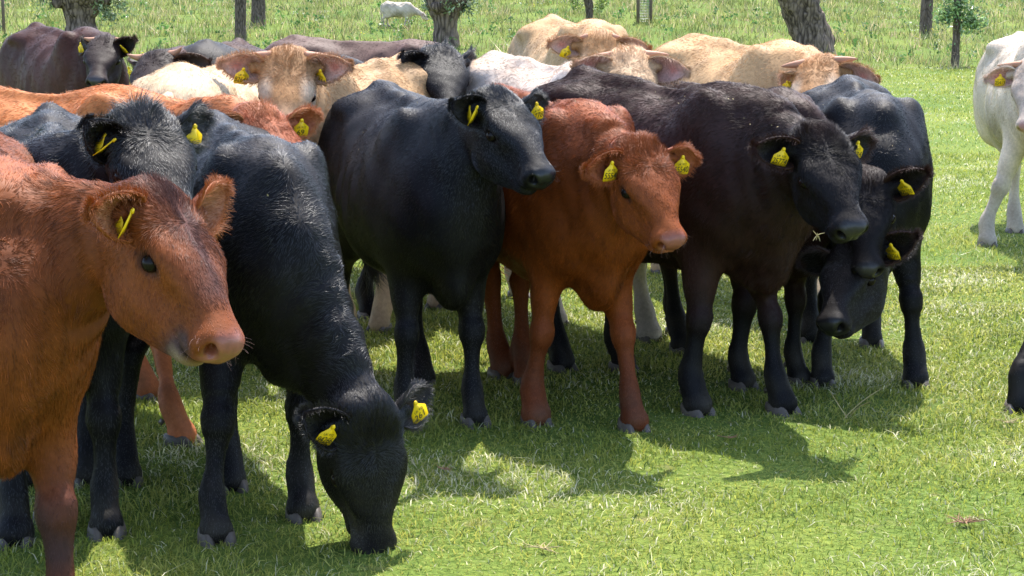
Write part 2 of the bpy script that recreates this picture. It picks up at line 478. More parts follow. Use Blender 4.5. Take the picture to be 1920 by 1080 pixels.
# coat builder
def build_cow(name, P, body_name, h_head=.0075, h_body=.017, hairs=20000, hair_len=1.0, tuft=1.0, horn=0.0, horn_dark=False,
              coat='black', label='', tags=(), tail=True, ear_hair=1.0, curly=0.0, hair_r=1.0, group='cattle of the herd standing close together', eye_mat=None, hornc=0.0, flecks=0):
    S, hs = P['S'], P['hs']; ck = COATS[coat]
    root = bpy.data.objects.new(body_name, None); COL.objects.link(root)
    root.location = (P['loc'][0], P['loc'][1], P['loc'][2] - .012); root.rotation_euler = (0, 0, R(P['yaw'])); root.empty_display_size = .2
    tag(root, label, 'cow', group)
    poll = np.array(P['poll'], float); F_ = unit(P['F']); U_ = unit(P['U']); L_ = np.cross(U_, F_)
    HM = np.stack([F_, L_, U_], 1)                                    # head axes as columns
    H = lambda x, y, z: poll + HM @ (np.array([x * .96, y, z], float) * hs)
    HD = lambda x, y, z: HM @ np.array([x, y, z], float)
    groups = []                                                       # (name, segs, k)
    # ---- trunk
    T = np.array([(-.97, .93, .70, .060), (-.93, .985, .60, .120), (-.84, 1.02, .52, .175), (-.72, 1.03, .475, .205), (-.55, 1.0, .435, .215),
                  (-.36, .978, .41, .232), (-.18, .975, .425, .222), (-.02, .99, .45, .185), (.10, .96, .47, .165), (.20, .875, .51, .125)])
    rows = [(x * S, 0, (zt + zb) / 2 * S, (zt - zb) / 2 * S, w * S) for x, zt, zb, w in T]
    trunk = chain(rows, n=2.15, k=-.13, count=26, dors=(0, 0, 1))
    groups.append(('trunk', trunk, .03))
    mus = []
    for s in (1, -1):
        mus += [ell((-.03 * S, s * .125 * S, .78 * S), (.10 * S, .060 * S, .23 * S), t=(1, 0, -.15)),
                ell((.085 * S, s * .10 * S, .63 * S), (.085 * S, .060 * S, .12 * S)),
                ell((-.83 * S, s * .125 * S, .70 * S), (.165 * S, .080 * S, .26 * S), t=(1, 0, .1)),
                ell((-.74 * S, s * .13 * S, .96 * S), (.08 * S, .05 * S, .026 * S))]
    mus += [ell((.14 * S, 0, .462 * S), (.115 * S, .052 * S, .090 * S)), ell((.02 * S, 0, .97 * S), (.16 * S, .05 * S, .035 * S))]
    groups.append(('trunk', mus, .065 * S))
    for x0, x1, z0, z1 in ((-.95, -.78, .955, 1.035), (-.78, -.5, 1.035, 1.005), (-.5, -.15, 1.005, .985), (-.15, .02, .985, 1.0)):
        groups.append(('trunk', [Seg((x0 * S, 0, z0 * S), (x1 * S, 0, z1 * S), .018, .018, .022, .022, (0, 0, 1))], .05))
    # ---- legs
    ear_base = {}
    hoof_pts = []
    for i, (hx, hy) in enumerate(P['hooves']):
        s = 1 if i % 2 == 0 else -1; hp = np.array([hx, hy, 0.0])
        if i < 2:
            sh = np.array([.02 * S, s * .115 * S, .62 * S]); el = np.array([-.01 * S + .10 * hx, s * .105 * S + .25 * (hy - s * .12 * S), .52 * S])
            top = el; fet = hp + np.array([-.035, 0, .125 * S]); kn = el + (fet - el) * .565 + np.array([.030, 0, 0])
            L = [(*sh, .115 * S, .070 * S), (*el, .088 * S, .062 * S), (*(el + (kn - el) * .55), .058 * S, .050 * S), (*(kn + (el - kn) * .20), .038 * S, .036 * S),
                 (*kn, .045 * S, .045 * S), (*(kn + (fet - kn) * .32), .028 * S, .030 * S), (*(kn + (fet - kn) * .7), .026 * S, .029 * S), (*fet, .036 * S, .038 * S),
                 (*(hp + np.array([.0, 0, .065 * S])), .033 * S, .038 * S), (*(hp + np.array([.010, 0, .058])), .040 * S, .044 * S), (*(hp + np.array([.016, 0, .046])), .042 * S, .046 * S)]
        else:
            hip = np.array([-.80 * S, s * .11 * S, .70 * S]); st = np.array([-.70 * S, s * .125 * S, .55 * S])
            hk = np.array([hx - .085 * S, hy * .85 + s * .015, .355 * S]); fet = hp + np.array([-.045, 0, .125 * S])
            mid = (st + hk) / 2 + np.array([-.02 * S, 0, .02 * S])
            L = [(*hip, .155 * S, .075 * S), (*st, .115 * S, .065 * S), (*mid, .073 * S, .048 * S), (*(hk + (mid - hk) * .25), .048 * S, .034 * S), (*hk, .048 * S, .036 * S),
                 (*(hk + (fet - hk) * .3), .032 * S, .027 * S), (*(hk + (fet - hk) * .7), .028 * S, .027 * S), (*fet, .042 * S, .040 * S),
                 (*(hp + np.array([.0, 0, .065 * S])), .038 * S, .040 * S), (*(hp + np.array([.010, 0, .058])), .041 * S, .044 * S), (*(hp + np.array([.014, 0, .046])), .042 * S, .046 * S)]
        groups.append(('leg%d' % i, chain(L, count=22, dors=(1, 0, 0)), .06 if i < 2 else .07))
        hoof_pts.append(hp)
    # ---- neck
    P0 = np.array([-.02 * S, 0, .735 * S]); P3 = H(.050, 0, -.112)
    Ln = np.linalg.norm(P3 - P0); fh = np.array([F_[0], F_[1], 0]); fh = unit(fh) if np.linalg.norm(fh) > .25 else np.array([1., 0, 0])
    P1 = P0 + np.array([.36 * Ln, 0, .0]); back = unit(.35 * F_ + .45 * unit(P3 - P0) + .25 * fh - .1 * U_); P2 = P3 - back * .36 * Ln
    ND = []
    for t in np.linspace(0, 1, 9):
        c = (1 - t) ** 3 * P0 + 3 * (1 - t) ** 2 * t * P1 + 3 * (1 - t) * t * t * P2 + t ** 3 * P3
        up0 = np.array([-.15, 0, 1.]); up1 = unit(U_ * .75 - F_ * .65); d = unit(up0 * (1 - t) + up1 * t)
        a = (.222 * (1 - t) ** 1.0 + .088 * (1 - (1 - t) ** 1.0)) * S * (1 if t < 1 else 1); b = (.145 * (1 - t) + .064 * t) * S
        if t > .8: a = a * (1 - .10 * (t - .8) / .2)
        ND.append((*c, a, b, *d))
    neck = chain(ND, n=2.2, k=-.12, count=17)
    groups.append(('neck', neck, .07 * S))
    nb = .5 * (np.array(ND[3][:3]) + np.array(ND[4][:3]))
    # ---- head
    hd = [(-.012, -.058, .038, .060), (.018, -.082, .084, .086), (.07, -.095, .110, .103), (.13, -.102, .123, .111), (.19, -.105, .128, .107), (.25, -.100, .117, .086),
          (.31, -.089, .099, .064), (.36, -.078, .083, .055), (.405, -.069, .074, .058), (.445, -.064, .066, .058)]
    # rows: x, centre z, half depth, half width
    rows = [(*H(x, 0, cz + .012), a * hs, b * hs, *HD(0, 0, 1)) for x, cz, a, b in hd]
    head = chain(rows, n=2.8, k=.20, count=25)
    extra = [ell(H(.045, 0, -.012), np.array((.055, .062, .035)) * hs, d=U_, t=F_)]
    for s in (1, -1):
        extra += [ell(H(.178, s * .080, -.006), np.array((.045, .028, .024)) * hs, d=U_, t=F_),
                  ell(H(.190, s * .058, -.135), np.array((.090, .036, .080)) * hs, d=HD(.3, 0, 1), t=HD(1, 0, -.3)),
                  ell(H(.425, s * .030, -.038), np.array((.045, .040, .040)) * hs, d=U_, t=F_),
                  ell(H(.27, s * .042, -.060), np.array((.09, .022, .03)) * hs, d=U_, t=F_)]
    extra += [ell(H(.405, 0, -.115), np.array((.042, .038, .022)) * hs, d=U_, t=F_), ell(H(.26, 0, .003), np.array((.16, .030, .022)) * hs, d=U_, t=F_)]
    groups.append(('head', head, .035)); groups.append(('head', extra, .022 * hs))
    earb = {}
    for s, key in ((1, 'earL'), (-1, 'earR')):
        e = unit(P[key]); b0 = H(.050, s * .070, -.036); b1 = H(.050, s * .092, -.040) + e * .045 * hs
        groups.append(('head', [Seg(b0, b1, .034 * hs, .026 * hs, .034 * hs, .024 * hs, F_)], .03)); earb[s] = (H(.050, s * .092, -.040), e)
    eyes = {}
    for s in (1, -1):
        c = H(.196, s * .0945, -.034); n = unit(HD(.22, s, .12)); eyes[s] = (c, n)
        groups.append(('head', [ell(c, np.array((.038, .018, .029)) * hs, d=U_, t=unit(np.cross(U_, n)))], .014 * hs))

    # ---- grid: fine around the head, coarse elsewhere
    hc = H(.2, 0, -.06); lo = np.array([-1.02 * S, -.30 * S, -.02]); hi = np.array([.36 * S, .30 * S, 1.07 * S])
    for g, segs, k in groups:
        for q in segs: lo = np.minimum(lo, q.lo); hi = np.maximum(hi, q.hi)
    hp_lo = np.min([H(x, y, z) for x in (-.05, .49) for y in (-.12, .12) for z in (-.20, .06)], 0); hp_hi = np.max([H(x, y, z) for x in (-.05, .49) for y in (-.12, .12) for z in (-.20, .06)], 0)
    lo -= .03; hi += .03; axs = []
    for d in range(3):
        x = lo[d]; a = []
        while x < hi[d] + h_body:
            a.append(x); x += h_head if hp_lo[d] - .01 < x < hp_hi[d] + .01 else h_body
        axs.append(np.array(a))
    xs, ys, zs = axs; G = np.full((len(xs), len(ys), len(zs)), .3)
    def sub(lo, hi, pad):
        r = []
        for d in range(3):
            i0 = max(0, np.searchsorted(axs[d], lo[d] - pad) - 1); i1 = min(len(axs[d]), np.searchsorted(axs[d], hi[d] + pad) + 1); r.append(slice(i0, i1))
        return tuple(r)
    def coords(sl): return xs[sl[0]][:, None, None], ys[sl[1]][None, :, None], zs[sl[2]][None, None, :]
    for g, segs, k in groups:
        bl = np.min([q.lo for q in segs], 0); bh = np.max([q.hi for q in segs], 0); S0 = sub(bl, bh, k * .6 + .02)
        Tm = np.full(tuple(a.stop - a.start for a in S0), .3)
        for q in segs:
            sl = sub(q.lo, q.hi, k * .6 + .02); X, Y, Z = coords(sl); ls = tuple(slice(max(a.start, b.start) - b.start, min(a.stop, b.stop) - b.start) for a, b in zip(sl, S0))
            Tm[ls] = np.minimum(Tm[ls], q(X, Y, Z))
        G[S0] = smin(G[S0], Tm, k)
    # ---- carve: nostrils, mouth, eye sockets, throat
    def carve(e, k):
        sl = sub(e.lo, e.hi, k + .02); X, Y, Z = coords(sl); G[sl] = -smin(-G[sl], e(X, Y, Z), k)
    for s in (1, -1):
        carve(ell(H(.198, s * .119, -.034), np.array((.027, .026, .0165)) * hs, d=U_, t=HD(1, -s * .2, -.18)), .006)
        carve(ell(H(.275, s * .088, -.058), np.array((.070, .018, .030)) * hs, d=U_, t=HD(1, -s * .35, 0)), .035)
        carve(ell(H(.115, s * .124, -.030), np.array((.030, .014, .020)) * hs, d=U_, t=F_), .025)
        carve(ell(H(.40, s * .056, -.096), np.array((.050, .016, .0035)) * hs, d=HD(.12, 0, 1), t=HD(1, 0, -.12)), .007)
    pn = unit(HD(1, 0, -.30)); pc = H(.470, 0, -.03)
    class Cap: pass
    Cap.lo = np.min([H(x, y, z) for x in (.40, .54) for y in (-.09, .09) for z in (-.17, .04)], 0); Cap.hi = np.max([H(x, y, z) for x in (.40, .54) for y in (-.09, .09) for z in (-.17, .04)], 0)
    Cap.__call__ = lambda self, X, Y, Z: -((X - pc[0]) * pn[0] + (Y - pc[1]) * pn[1] + (Z - pc[2]) * pn[2])
    carve(Cap(), .062 * hs)
    for s in (1, -1):
        carve(ell(H(.450, s * .043, -.027), np.array((.040, .0135, .0200)) * hs, d=HD(-.1, s * .8, 1), t=HD(1, s * .75, .1)), .009)
    carve(ell(H(.448, 0, -.092), np.array((.016, .05, .0035)) * hs, d=U_, t=F_), .007)
    carve(ell(H(.474, 0, -.050), np.array((.016, .0035, .03)) * hs, d=U_, t=F_), .005)
    V, Q = surface_nets(G, xs, ys, zs); del G
    # keep z>=ground contact
    # ---- per-vertex region weights
    def dist(segs, V):
        r = None
        for q in segs:
            v = q(V[:, 0], V[:, 1], V[:, 2]); r = v if r is None else np.minimum(r, v)
        return r
    def dgroup(nm, V):
        r = None
        for g, segs, k in groups:
            if g == nm:
                v = dist(segs, V); r = v if r is None else np.minimum(r, v)
        return r
    names = ['trunk', 'neck', 'head', 'leg0', 'leg1', 'leg2', 'leg3']
    D = np.stack([dgroup(n, V) for n in names], 1); W = np.exp(-(D - D.min(1, keepdims=True)) / .022); W /= W.sum(1, keepdims=True)
    # normals
    fn = np.cross(V[Q[:, 2]] - V[Q[:, 0]], V[Q[:, 3]] - V[Q[:, 1]]); N = np.zeros_like(V)
    for c in range(4): np.add.at(N, Q[:, c], fn)
    N = unit(N)
    # ---- relax trunk and neck so muscles flow into each other
    ea = np.concatenate([Q[:, [0, 1]], Q[:, [1, 2]], Q[:, [2, 3]], Q[:, [3, 0]]]); ea = np.unique(np.sort(ea, 1), axis=0)
    deg = np.bincount(ea.ravel(), minlength=len(V))[:, None].clip(1)
    hmask = W[:, 2]; sw = np.clip(W[:, 0] + W[:, 1] + W[:, 3:].sum(1) * np.clip((V[:, 2] / S - .38) / .12, 0, 1), 0, 1)[:, None] * .75; sw = np.where(hmask[:, None] > .5, 0.0, sw)
    for _ in range(14):
        av = np.stack([np.bincount(ea[:, 0], V[ea[:, 1], d], len(V)) + np.bincount(ea[:, 1], V[ea[:, 0], d], len(V)) for d in range(3)], 1) / deg
        V = V + (av - V) * sw
    for _ in range(2):
        av = np.stack([np.bincount(ea[:, 0], V[ea[:, 1], d], len(V)) + np.bincount(ea[:, 1], V[ea[:, 0], d], len(V)) for d in range(3)], 1) / deg
        V = V + (av - V) * .35
    fn = np.cross(V[Q[:, 2]] - V[Q[:, 0]], V[Q[:, 3]] - V[Q[:, 1]]); N = np.zeros_like(V)
    for c in range(4): np.add.at(N, Q[:, c], fn)
    N = unit(N)
    # ---- displacement: muscle unevenness, neck folds, ribs
    vs = V / S; nzl = NZ[0](vs + P['loc'][0], 2.2) * .0085 + NZ[1](vs + P['loc'][1], 5.) * .0042 + NZ[2](vs * np.array([1, 1, .35]), 9.) * .0022
    body_w = W[:, 0] + .8 * W[:, 1] + .5 * W[:, 3:].sum(1)
    disp = nzl * body_w + W[:, 2] * NZ[1](V, 9.) * .0012
    hl = (V - poll) @ HM / hs / np.array([.96, 1, 1])                                          # head coordinates
    tneck = np.clip(((V - P0) @ unit(P3 - P0)) / Ln, 0, 1)
    folds = np.sin(tneck * 46 + 2.2 * NZ[2](vs, 1.5)) * np.clip(1 - abs(tneck - .55) * 1.6, 0, 1) * .0085
    disp += folds * W[:, 1] * np.clip(1 - N[:, 2] * 1.6, 0, 1)
    ribs = np.sin(V[:, 0] / S * 62 + V[:, 2] / S * 14) * np.exp(-((V[:, 0] / S + .38) / .16) ** 2) * np.exp(-((V[:, 2] / S - .68) / .14) ** 2) * .0042
    disp += ribs * W[:, 0]
    V = V + N * disp[:, None]
    # one smoothing pass away from the head
    # ---- colours
    A = lambda k, d='c': np.array(ck.get(k, ck[d]), float)
    col = np.zeros_like(V); base = A('c')
    hw = W[:, 2]; legw = W[:, 3:].sum(1)
    zrel = V[:, 2] / S
    col += W[:, [0]] * A('c') + W[:, [1]] * (.65 * A('c') + .35 * A('head')) + W[:, [2]] * A('head')
    lowleg = np.clip((.42 - zrel) / .18, 0, 1)[:, None]; col += legw[:, None] * (A('c') * (1 - lowleg) + A('leg') * lowleg)
    crest = (W[:, 0] + W[:, 1]) * np.clip(N[:, 2] - .55, 0, 1) * 1.6; crest = np.clip(crest, 0, 1)[:, None]; col = col * (1 - .55 * crest) + A('top') * .55 * crest  # upward faces take the top tone; on red coats this paints in sunlight
    hx, hy, hz = hl[:, 0], np.abs(hl[:, 1]), hl[:, 2]
    if 'fore' in ck:
        w = hw * np.clip(1.1 - hy / .062 + .25 * NZ[3](vs, 12), 0, 1) * np.clip((hz + .055) / .04, 0, 1) * np.clip((.37 - hx) / .06, 0, 1); w = np.clip(w, 0, 1)[:, None] * .85; col = col * (1 - w) + A('fore') * w
    if 'face' in ck:
        w = (hw * np.clip(np.exp(-((hx - .20) / .06) ** 2) * np.clip((hy - .045) / .03, 0, 1) + np.clip((hx - .26) / .1, 0, 1) * .6, 0, 1))[:, None]; col = col * (1 - w) + A('face') * w
    if ck.get('dark'):
        w = np.clip(legw * np.exp(-((zrel - .27) / .10) ** 2) * (.75 + .35 * NZ[4](vs, 5)), 0, .85)[:, None]; col = col * (1 - w) + np.array((.035, .018, .018)) * w
        w = np.clip(hw * np.exp(-((hx - .385) / .035) ** 2) * np.clip((-.045 - hz) / .03, 0, 1) * 1.3, 0, .9)[:, None]; col = col * (1 - w) + np.array((.07, .04, .035)) * w
    muz = hw * np.clip((hx - .420 - 1.0 * np.maximum(hy - .040, 0) + .3 * np.maximum(hz + .01, 0)) / .032 + .10 * NZ[5](vs, 20), 0, 1) * np.clip((hz + .084) / .018, 0, 1); muzw = np.clip(muz, 0, 1)[:, None]; col = col * (1 - muzw) + A('muz') * muzw
    lips = hw * np.clip((hx - .36) / .03, 0, 1) * np.clip((-.100 - hz) / .012, 0, 1); w = np.clip(lips, 0, 1)[:, None] * (.8 if 'chin' in ck else .4)
    col = col * (1 - w) + np.array(ck.get('chin', tuple(.5 * A('muz') + .5 * A('head')))) * w
    # nostril interior and eyelid skin
    for s in (1, -1):
        dn = np.linalg.norm((hl - np.array([.452, s * .042, -.027])) / np.array([1.3, .8, .95]), axis=1); w = np.clip(1.4 - dn / .016, 0, 1)[:, None] * hw[:, None] * .85; col = col * (1 - w) + A('muz') * .18 * w
        de = np.linalg.norm((hl - np.array([.198, s * .104, -.034])) / np.array([1.45, 1.6, 1]), axis=1); w = np.clip(1.9 - de / .0185, 0, 1)[:, None] * hw[:, None] * .9
        lid = np.array((.030, .012, .010)) if ck['c'][0] < .4 else np.array((.50, .26, .20)); lid = lid * (.4 if ck['c'][0] < .06 else 1); col = col * (1 - w) + lid * w
    mouth = hw * np.exp(-((hz + .096) / .005) ** 2) * np.clip((hx - .36) / .03, 0, 1); w = np.clip(mouth, 0, .8)[:, None]; col = col * (1 - w) + col * .3 * w
    col *= (1 + .16 * NZ[6](vs, 2.6) + .09 * NZ[7](vs, 9.))[:, None]; dirt = np.clip((.20 - zrel) / .16, 0, 1) * np.clip(.35 + .5 * NZ[8](vs, 11.), 0, 1) * .35; col = col * (1 - dirt[:, None]) + np.array((.10, .085, .06)) * dirt[:, None]; col = np.clip(col, .001, .95)
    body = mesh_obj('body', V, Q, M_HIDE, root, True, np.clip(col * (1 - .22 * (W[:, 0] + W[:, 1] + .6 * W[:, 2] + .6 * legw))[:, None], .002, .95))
    wa = body.data.attributes.new('wet', 'FLOAT', 'POINT'); wetv = muzw[:, 0].copy()
    wa.data.foreach_set('value', wetv.astype(np.float32))
    # ---- hooves: two claws each
    for i, hp in enumerate(hoof_pts):
        parts = []
        for s in (1, -1):
            cx, cy = hp[0], hp[1] + s * .0265 * S
            ring = []; 
            for z, r0, fx in ((-.004, .98, .024), (.012, .95, .020), (.034, .86, .008), (.052, .68, .0)):
                for j in range(12):
                    a = 2 * math.pi * j / 12; px = math.cos(a); py = math.sin(a)
                    ring.append((cx + fx + (.052 * px * (1.12 if px > 0 else .9)) * r0 * S, cy + .0250 * py * r0 * S * (1 - .25 * max(px, 0)), z))
            Fq = [(k * 12 + j, k * 12 + (j + 1) % 12, (k + 1) * 12 + (j + 1) % 12, (k + 1) * 12 + j) for k in range(3) for j in range(12)]
            Fq.append(tuple(range(11, -1, -1))); Fq.append(tuple(range(36, 48))); parts.append((ring, Fq))
            dc = [(hp[0] - .055 + dx, hp[1] + s * .030 + dy, .075 * S + dz) for dx, dy, dz in ((0, 0, .012), (.016, .01, 0), (.016, -.01, 0), (-.014, 0, -.004), (0, 0, -.018))]
            parts.append((dc, [(0, 1, 2), (0, 3, 1), (0, 2, 3), (4, 2, 1), (4, 1, 3), (4, 3, 2)]))
        v, f = join(parts); mesh_obj('hoof', v, f, M_HOOF, root, True)
    # ---- eyes
    for s in (1, -1):
        c, n = eyes[s]; c = H(.197, s * .0935, -.034); Vv = []; Ff = []
        for a in range(9):
            for b in range(16):
                th = math.pi * a / 8; ph = 2 * math.pi * b / 16; Vv.append(c + .0215 * hs * np.array([math.sin(th) * math.cos(ph), math.sin(th) * math.sin(ph), math.cos(th)]))
        Ff = [(a * 16 + b, (a + 1) * 16 + b, (a + 1) * 16 + (b + 1) % 16, a * 16 + (b + 1) % 16) for a in range(8) for b in range(16)]
        mesh_obj('eye', Vv, Ff, M_EYE, root)
    # ---- ears: cupped leaf shells
    HP, HDR, HLEN, HCOL, HRAD = [], [], [], [], []
    def earmesh(s):
        b, e = earb[s]; Le = .178 * hs; wf = 1 - abs(F_[2]) ** 5; n0 = F_ * .75 * wf + U_ * (.5 + .4 * (1 - wf)); n0[2] = n0[2] * .5 - .10 * wf; n = unit(n0 - e * (n0 @ e)); w = np.cross(e, n)
        nu, nv = 18, 13; Pt = np.zeros((nu, nv, 3)); Nn = np.zeros((nu, nv, 3))
        for i in range(nu):
            u = i / (nu - 1); wd = (.020 + .037 * math.sin(math.pi * min(1, u * 1.02) ** .85) ** .9) * (1 - max(0, (u - .72) / .28) ** 2.2) ** .5 if u < .999 else .004
            wd = max(wd, .004) * hs; cur = 1.75 * (1 - u) ** 1.6 + .60
            for j in range(nv):
                v = j / (nv - 1) * 2 - 1; th = v * cur; rr = wd / math.sin(min(cur, 1.5)); 
                lat = rr * math.sin(th); dep = rr * (1 - math.cos(th))
                tipb = -.030 * hs * u * u
                asym = -.10 * u * (1 - u) * hs * 0
                Pt[i, j] = b + e * (Le * u) + w * (lat + asym) + n * (dep - .018 * hs + tipb); Nn[i, j] = unit(-n * math.cos(th) * 1 + w * math.sin(th))
        th_ = .0035 * hs
        outer = Pt + Nn * th_; inner = Pt - Nn * th_
        Vv = np.concatenate([outer.reshape(-1, 3), inner.reshape(-1, 3)]); o = nu * nv; Ff = []
        for i in range(nu - 1):
            for j in range(nv - 1):
                a = i * nv + j; Ff.append((a, a + 1, a + nv + 1, a + nv)); Ff.append((o + a, o + a + nv, o + a + nv + 1, o + a + 1))
            for j, sg in ((0, 1), (nv - 1, -1)):
                a = i * nv + j; Ff.append((a, a + nv, o + a + nv, o + a) if sg > 0 else (a, o + a, o + a + nv, a + nv))
        for j in range(nv - 1):
            a = (nu - 1) * nv + j; Ff.append((a, a + 1, o + a + 1, o + a))
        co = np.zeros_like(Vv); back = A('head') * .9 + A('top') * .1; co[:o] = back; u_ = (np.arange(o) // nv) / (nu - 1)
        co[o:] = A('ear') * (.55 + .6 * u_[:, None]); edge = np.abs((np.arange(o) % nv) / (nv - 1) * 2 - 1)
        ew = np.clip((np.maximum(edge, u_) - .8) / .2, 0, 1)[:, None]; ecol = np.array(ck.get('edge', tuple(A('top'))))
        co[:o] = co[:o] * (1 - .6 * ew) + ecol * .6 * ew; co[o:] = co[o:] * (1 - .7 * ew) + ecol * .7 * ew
        if coat in ('cream', 'pale', 'white', 'whitecream'):
            pw = np.exp(-((u_ - .62) / .14) ** 2) * np.exp(-((edge) / .35) ** 2); co[o:] = co[o:] * (1 - .6 * pw[:, None]) + np.array((.50, .10, .07)) * .6 * pw[:, None]
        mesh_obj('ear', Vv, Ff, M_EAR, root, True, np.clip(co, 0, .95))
        # ear hair
        ne = int(900 * ear_hair * max(.5, min(2.2, hairs / 18000)))
        r = np.random.default_rng(abs(hash((name, s)) ) % 1000 if False else (ord(name[0]) * 7 + s + 3))
        i = r.integers(0, nu - 1, ne); j = r.integers(0, nv - 1, ne); m = r.random(ne) < .45
        j = np.where(m, r.choice([0, nv - 2], ne), j); fu, fv = r.random(ne), r.random(ne)
        tipm = r.random(ne) < .22; i = np.where(tipm, nu - 2, i)
        inn = r.random(ne) < .42
        base_ = np.where(inn[:, None], inner[i, j] * ((1 - fu) * (1 - fv))[:, None] + inner[i + 1, j] * (fu * (1 - fv))[:, None] + inner[i, j + 1] * ((1 - fu) * fv)[:, None] + inner[i + 1, j + 1] * (fu * fv)[:, None],
                         outer[i, j] * ((1 - fu) * (1 - fv))[:, None] + outer[i + 1, j] * (fu * (1 - fv))[:, None] + outer[i, j + 1] * ((1 - fu) * fv)[:, None] + outer[i + 1, j + 1] * (fu * fv)[:, None])
        nn = np.where(inn[:, None], -Nn[i, j], Nn[i, j]); uu = (i + fu) / (nu - 1); vv = (j + fv) / (nv - 1) * 2 - 1
        edge = np.clip((np.maximum(np.abs(vv), uu) - .75) / .25, 0, 1)
        dr = unit(e * .8 + nn * .55 + w * (vv * .9 * edge)[:, None] + r.normal(size=(ne, 3)) * .22)
        HP.append(base_); HDR.append(dr); HLEN.append(hs * (.010 + .014 * edge + .02 * inn * (1 - uu)) * r.uniform(.6, 1.3, ne) * (.6 + .4 * hair_len))
        cc = np.where(inn[:, None], A('ear') * 1.15, back) * (1 - .7 * edge[:, None]) + ecol * .7 * edge[:, None]; HCOL.append(cc); HRAD.append(np.full(ne, .00055))
        return b, e, n, w, Le, inner
    ears = {s: earmesh(s) for s in (1, -1)}
    # ---- horns
    if horn > 0:
        for s in (1, -1):
            b0 = H(.014, s * .066, -.002); pts = []; rad = []
            for t in np.linspace(0, 1, 11):
                pts.append(b0 + HM @ (np.array([.02 * t + .05 * t * t, s * (1.0 * t - .10 * t * t), .05 * t + hornc * t * t]) * horn * hs)); rad.append(hs * .022 * (1 - t) ** .65 * (1 if t < .99 else .1) + .001)
            v, f = tube(pts, rad, 12); mesh_obj('horn', v, f, M_HORND if horn_dark else M_HORN, root)
    # ---- tail
    if tail:
        tb = np.array([-.975 * S, 0, .925 * S]); pts = [tb + np.array([.06, 0, .015]), tb + np.array([-.02, 0, -.0]), tb + np.array([-.055, .0, -.10]), tb + np.array([-.05, .01, -.3]), tb + np.array([-.04, .02, -.5]), tb + np.array([-.04, .02, -.66])]
        pts = resample(pts, 14); rad = np.interp(np.linspace(0, 1, 14), [0, .2, 1], [.040, .026, .013]); v, f = tube(pts, rad, 9); mesh_obj('tail', v, f, M_HIDE, root, True, np.tile(A('c'), (len(v), 1)))
        nt_ = 260; r = np.random.default_rng(5); tt = r.random(nt_); bp = np.array(pts[-1]) + np.stack([r.normal(size=nt_) * .012, r.normal(size=nt_) * .012, .12 * tt], 1)
        HP.append(bp); HDR.append(unit(np.stack([r.normal(size=nt_) * .15, r.normal(size=nt_) * .15, -np.ones(nt_)], 1))); HLEN.append(r.uniform(.12, .24, nt_)); HCOL.append(np.tile(np.array(ck.get('switch', tuple(A('c')))), (nt_, 1))); HRAD.append(np.full(nt_, .0016))
    # ---- tags
    for s, txt, dz, off, tilt, *tw_ in tags:
        b, e, n, w, Le, inner = ears[s]; dn = np.array([0, 0, -1.]); dn = unit(dn - n * (dn @ n)); rt = np.cross(dn, n); rt = -rt
        # camera-facing reading direction: x axis so that rt x up = n
        up = -dn; rt = np.cross(up, n)
        if tw_: ct, st_ = math.cos(tw_[0]), math.sin(tw_[0]); n, rt = n * ct - rt * st_, rt * ct + n * st_
        k = .063 * (hs ** .3)
        if tilt: up, rt = up * math.cos(tilt) + rt * math.sin(tilt), rt * math.cos(tilt) - up * math.sin(tilt)
        o = b + e * Le * off + n * .023 + up * (.012 - dz)
        sh = [(-.09, .12), (.09, .12), (.14, -.06), (.47, -.34), (.5, -.42), (.5, -.96), (.44, -1.02), (-.44, -1.02), (-.5, -.96), (-.5, -.42), (-.47, -.34), (-.14, -.06)]
        Vv = [o + (rt * x + up * y) * k + n * (-.012 * y * y + z) for z in (.0012, -.0012) for x, y in sh]; m = len(sh)
        Ff = [tuple(range(m - 1, -1, -1)), tuple(range(m, 2 * m))] + [(j, (j + 1) % m, m + (j + 1) % m, m + j) for j in range(m)]
        tg = mesh_obj('ear_tag', Vv, [tuple(f) for f in Ff], M_TAG, root, False)
        # stud
        v, f = tube([o + up * k * .06 + n * .001, o + up * k * .06 + n * .006], [.008, .006], 10); mesh_obj('tag_stud', v, f, M_TAG, tg)
        # back plate hanging behind the ear
        if txt: Ff2 = None
        ob = o - n * .030 - e * .012 - up * .004; rb = unit(rt * .75 - n * .65); nb_ = np.cross(rb, up)
        Vb = [ob + (rb * x + up * y) * k * .92 + nb_ * z for z in (.001, -.001) for x, y in sh]; (None if txt else mesh_obj('tag_back', Vb, [tuple(f) for f in Ff], M_TAG, tg, False))
        if txt:
            lines = [(txt, .40 if len(txt) <= 5 else .33, -.86), ('UK 932', .15, -.44)]
            for tx, sz, yy in lines:
                cu = bpy.data.curves.new('tag_number', 'FONT'); cu.body = tx; cu.size = k * sz * 1.25; cu.align_x = 'CENTER'
                to = bpy.data.objects.new('tag_number', cu); dg = bpy.context.evaluated_depsgraph_get()
                COL.objects.link(to); me = bpy.data.meshes.new_from_object(to.evaluated_get(bpy.context.evaluated_depsgraph_get())); bpy.data.objects.remove(to); bpy.data.curves.remove(cu)
                co = np.empty(len(me.vertices) * 3); me.vertices.foreach_get('co', co); co = co.reshape(-1, 3)
                wmax = (co[:, 0].max() - co[:, 0].min()) / k; sx = min(1, .90 / wmax)
                yk = yy + co[:, 1] / k
                W3 = o + (co[:, [0]] * sx * rt) + (yk[:, None] * k) * up + n * (-.012 * yk[:, None] ** 2 + .0020)
                me.vertices.foreach_set('co', W3.astype(np.float32).ravel()); me.update(); me.materials.append(M_INK)
                oo = bpy.data.objects.new('tag_number', me); COL.objects.link(oo); oo.parent = tg
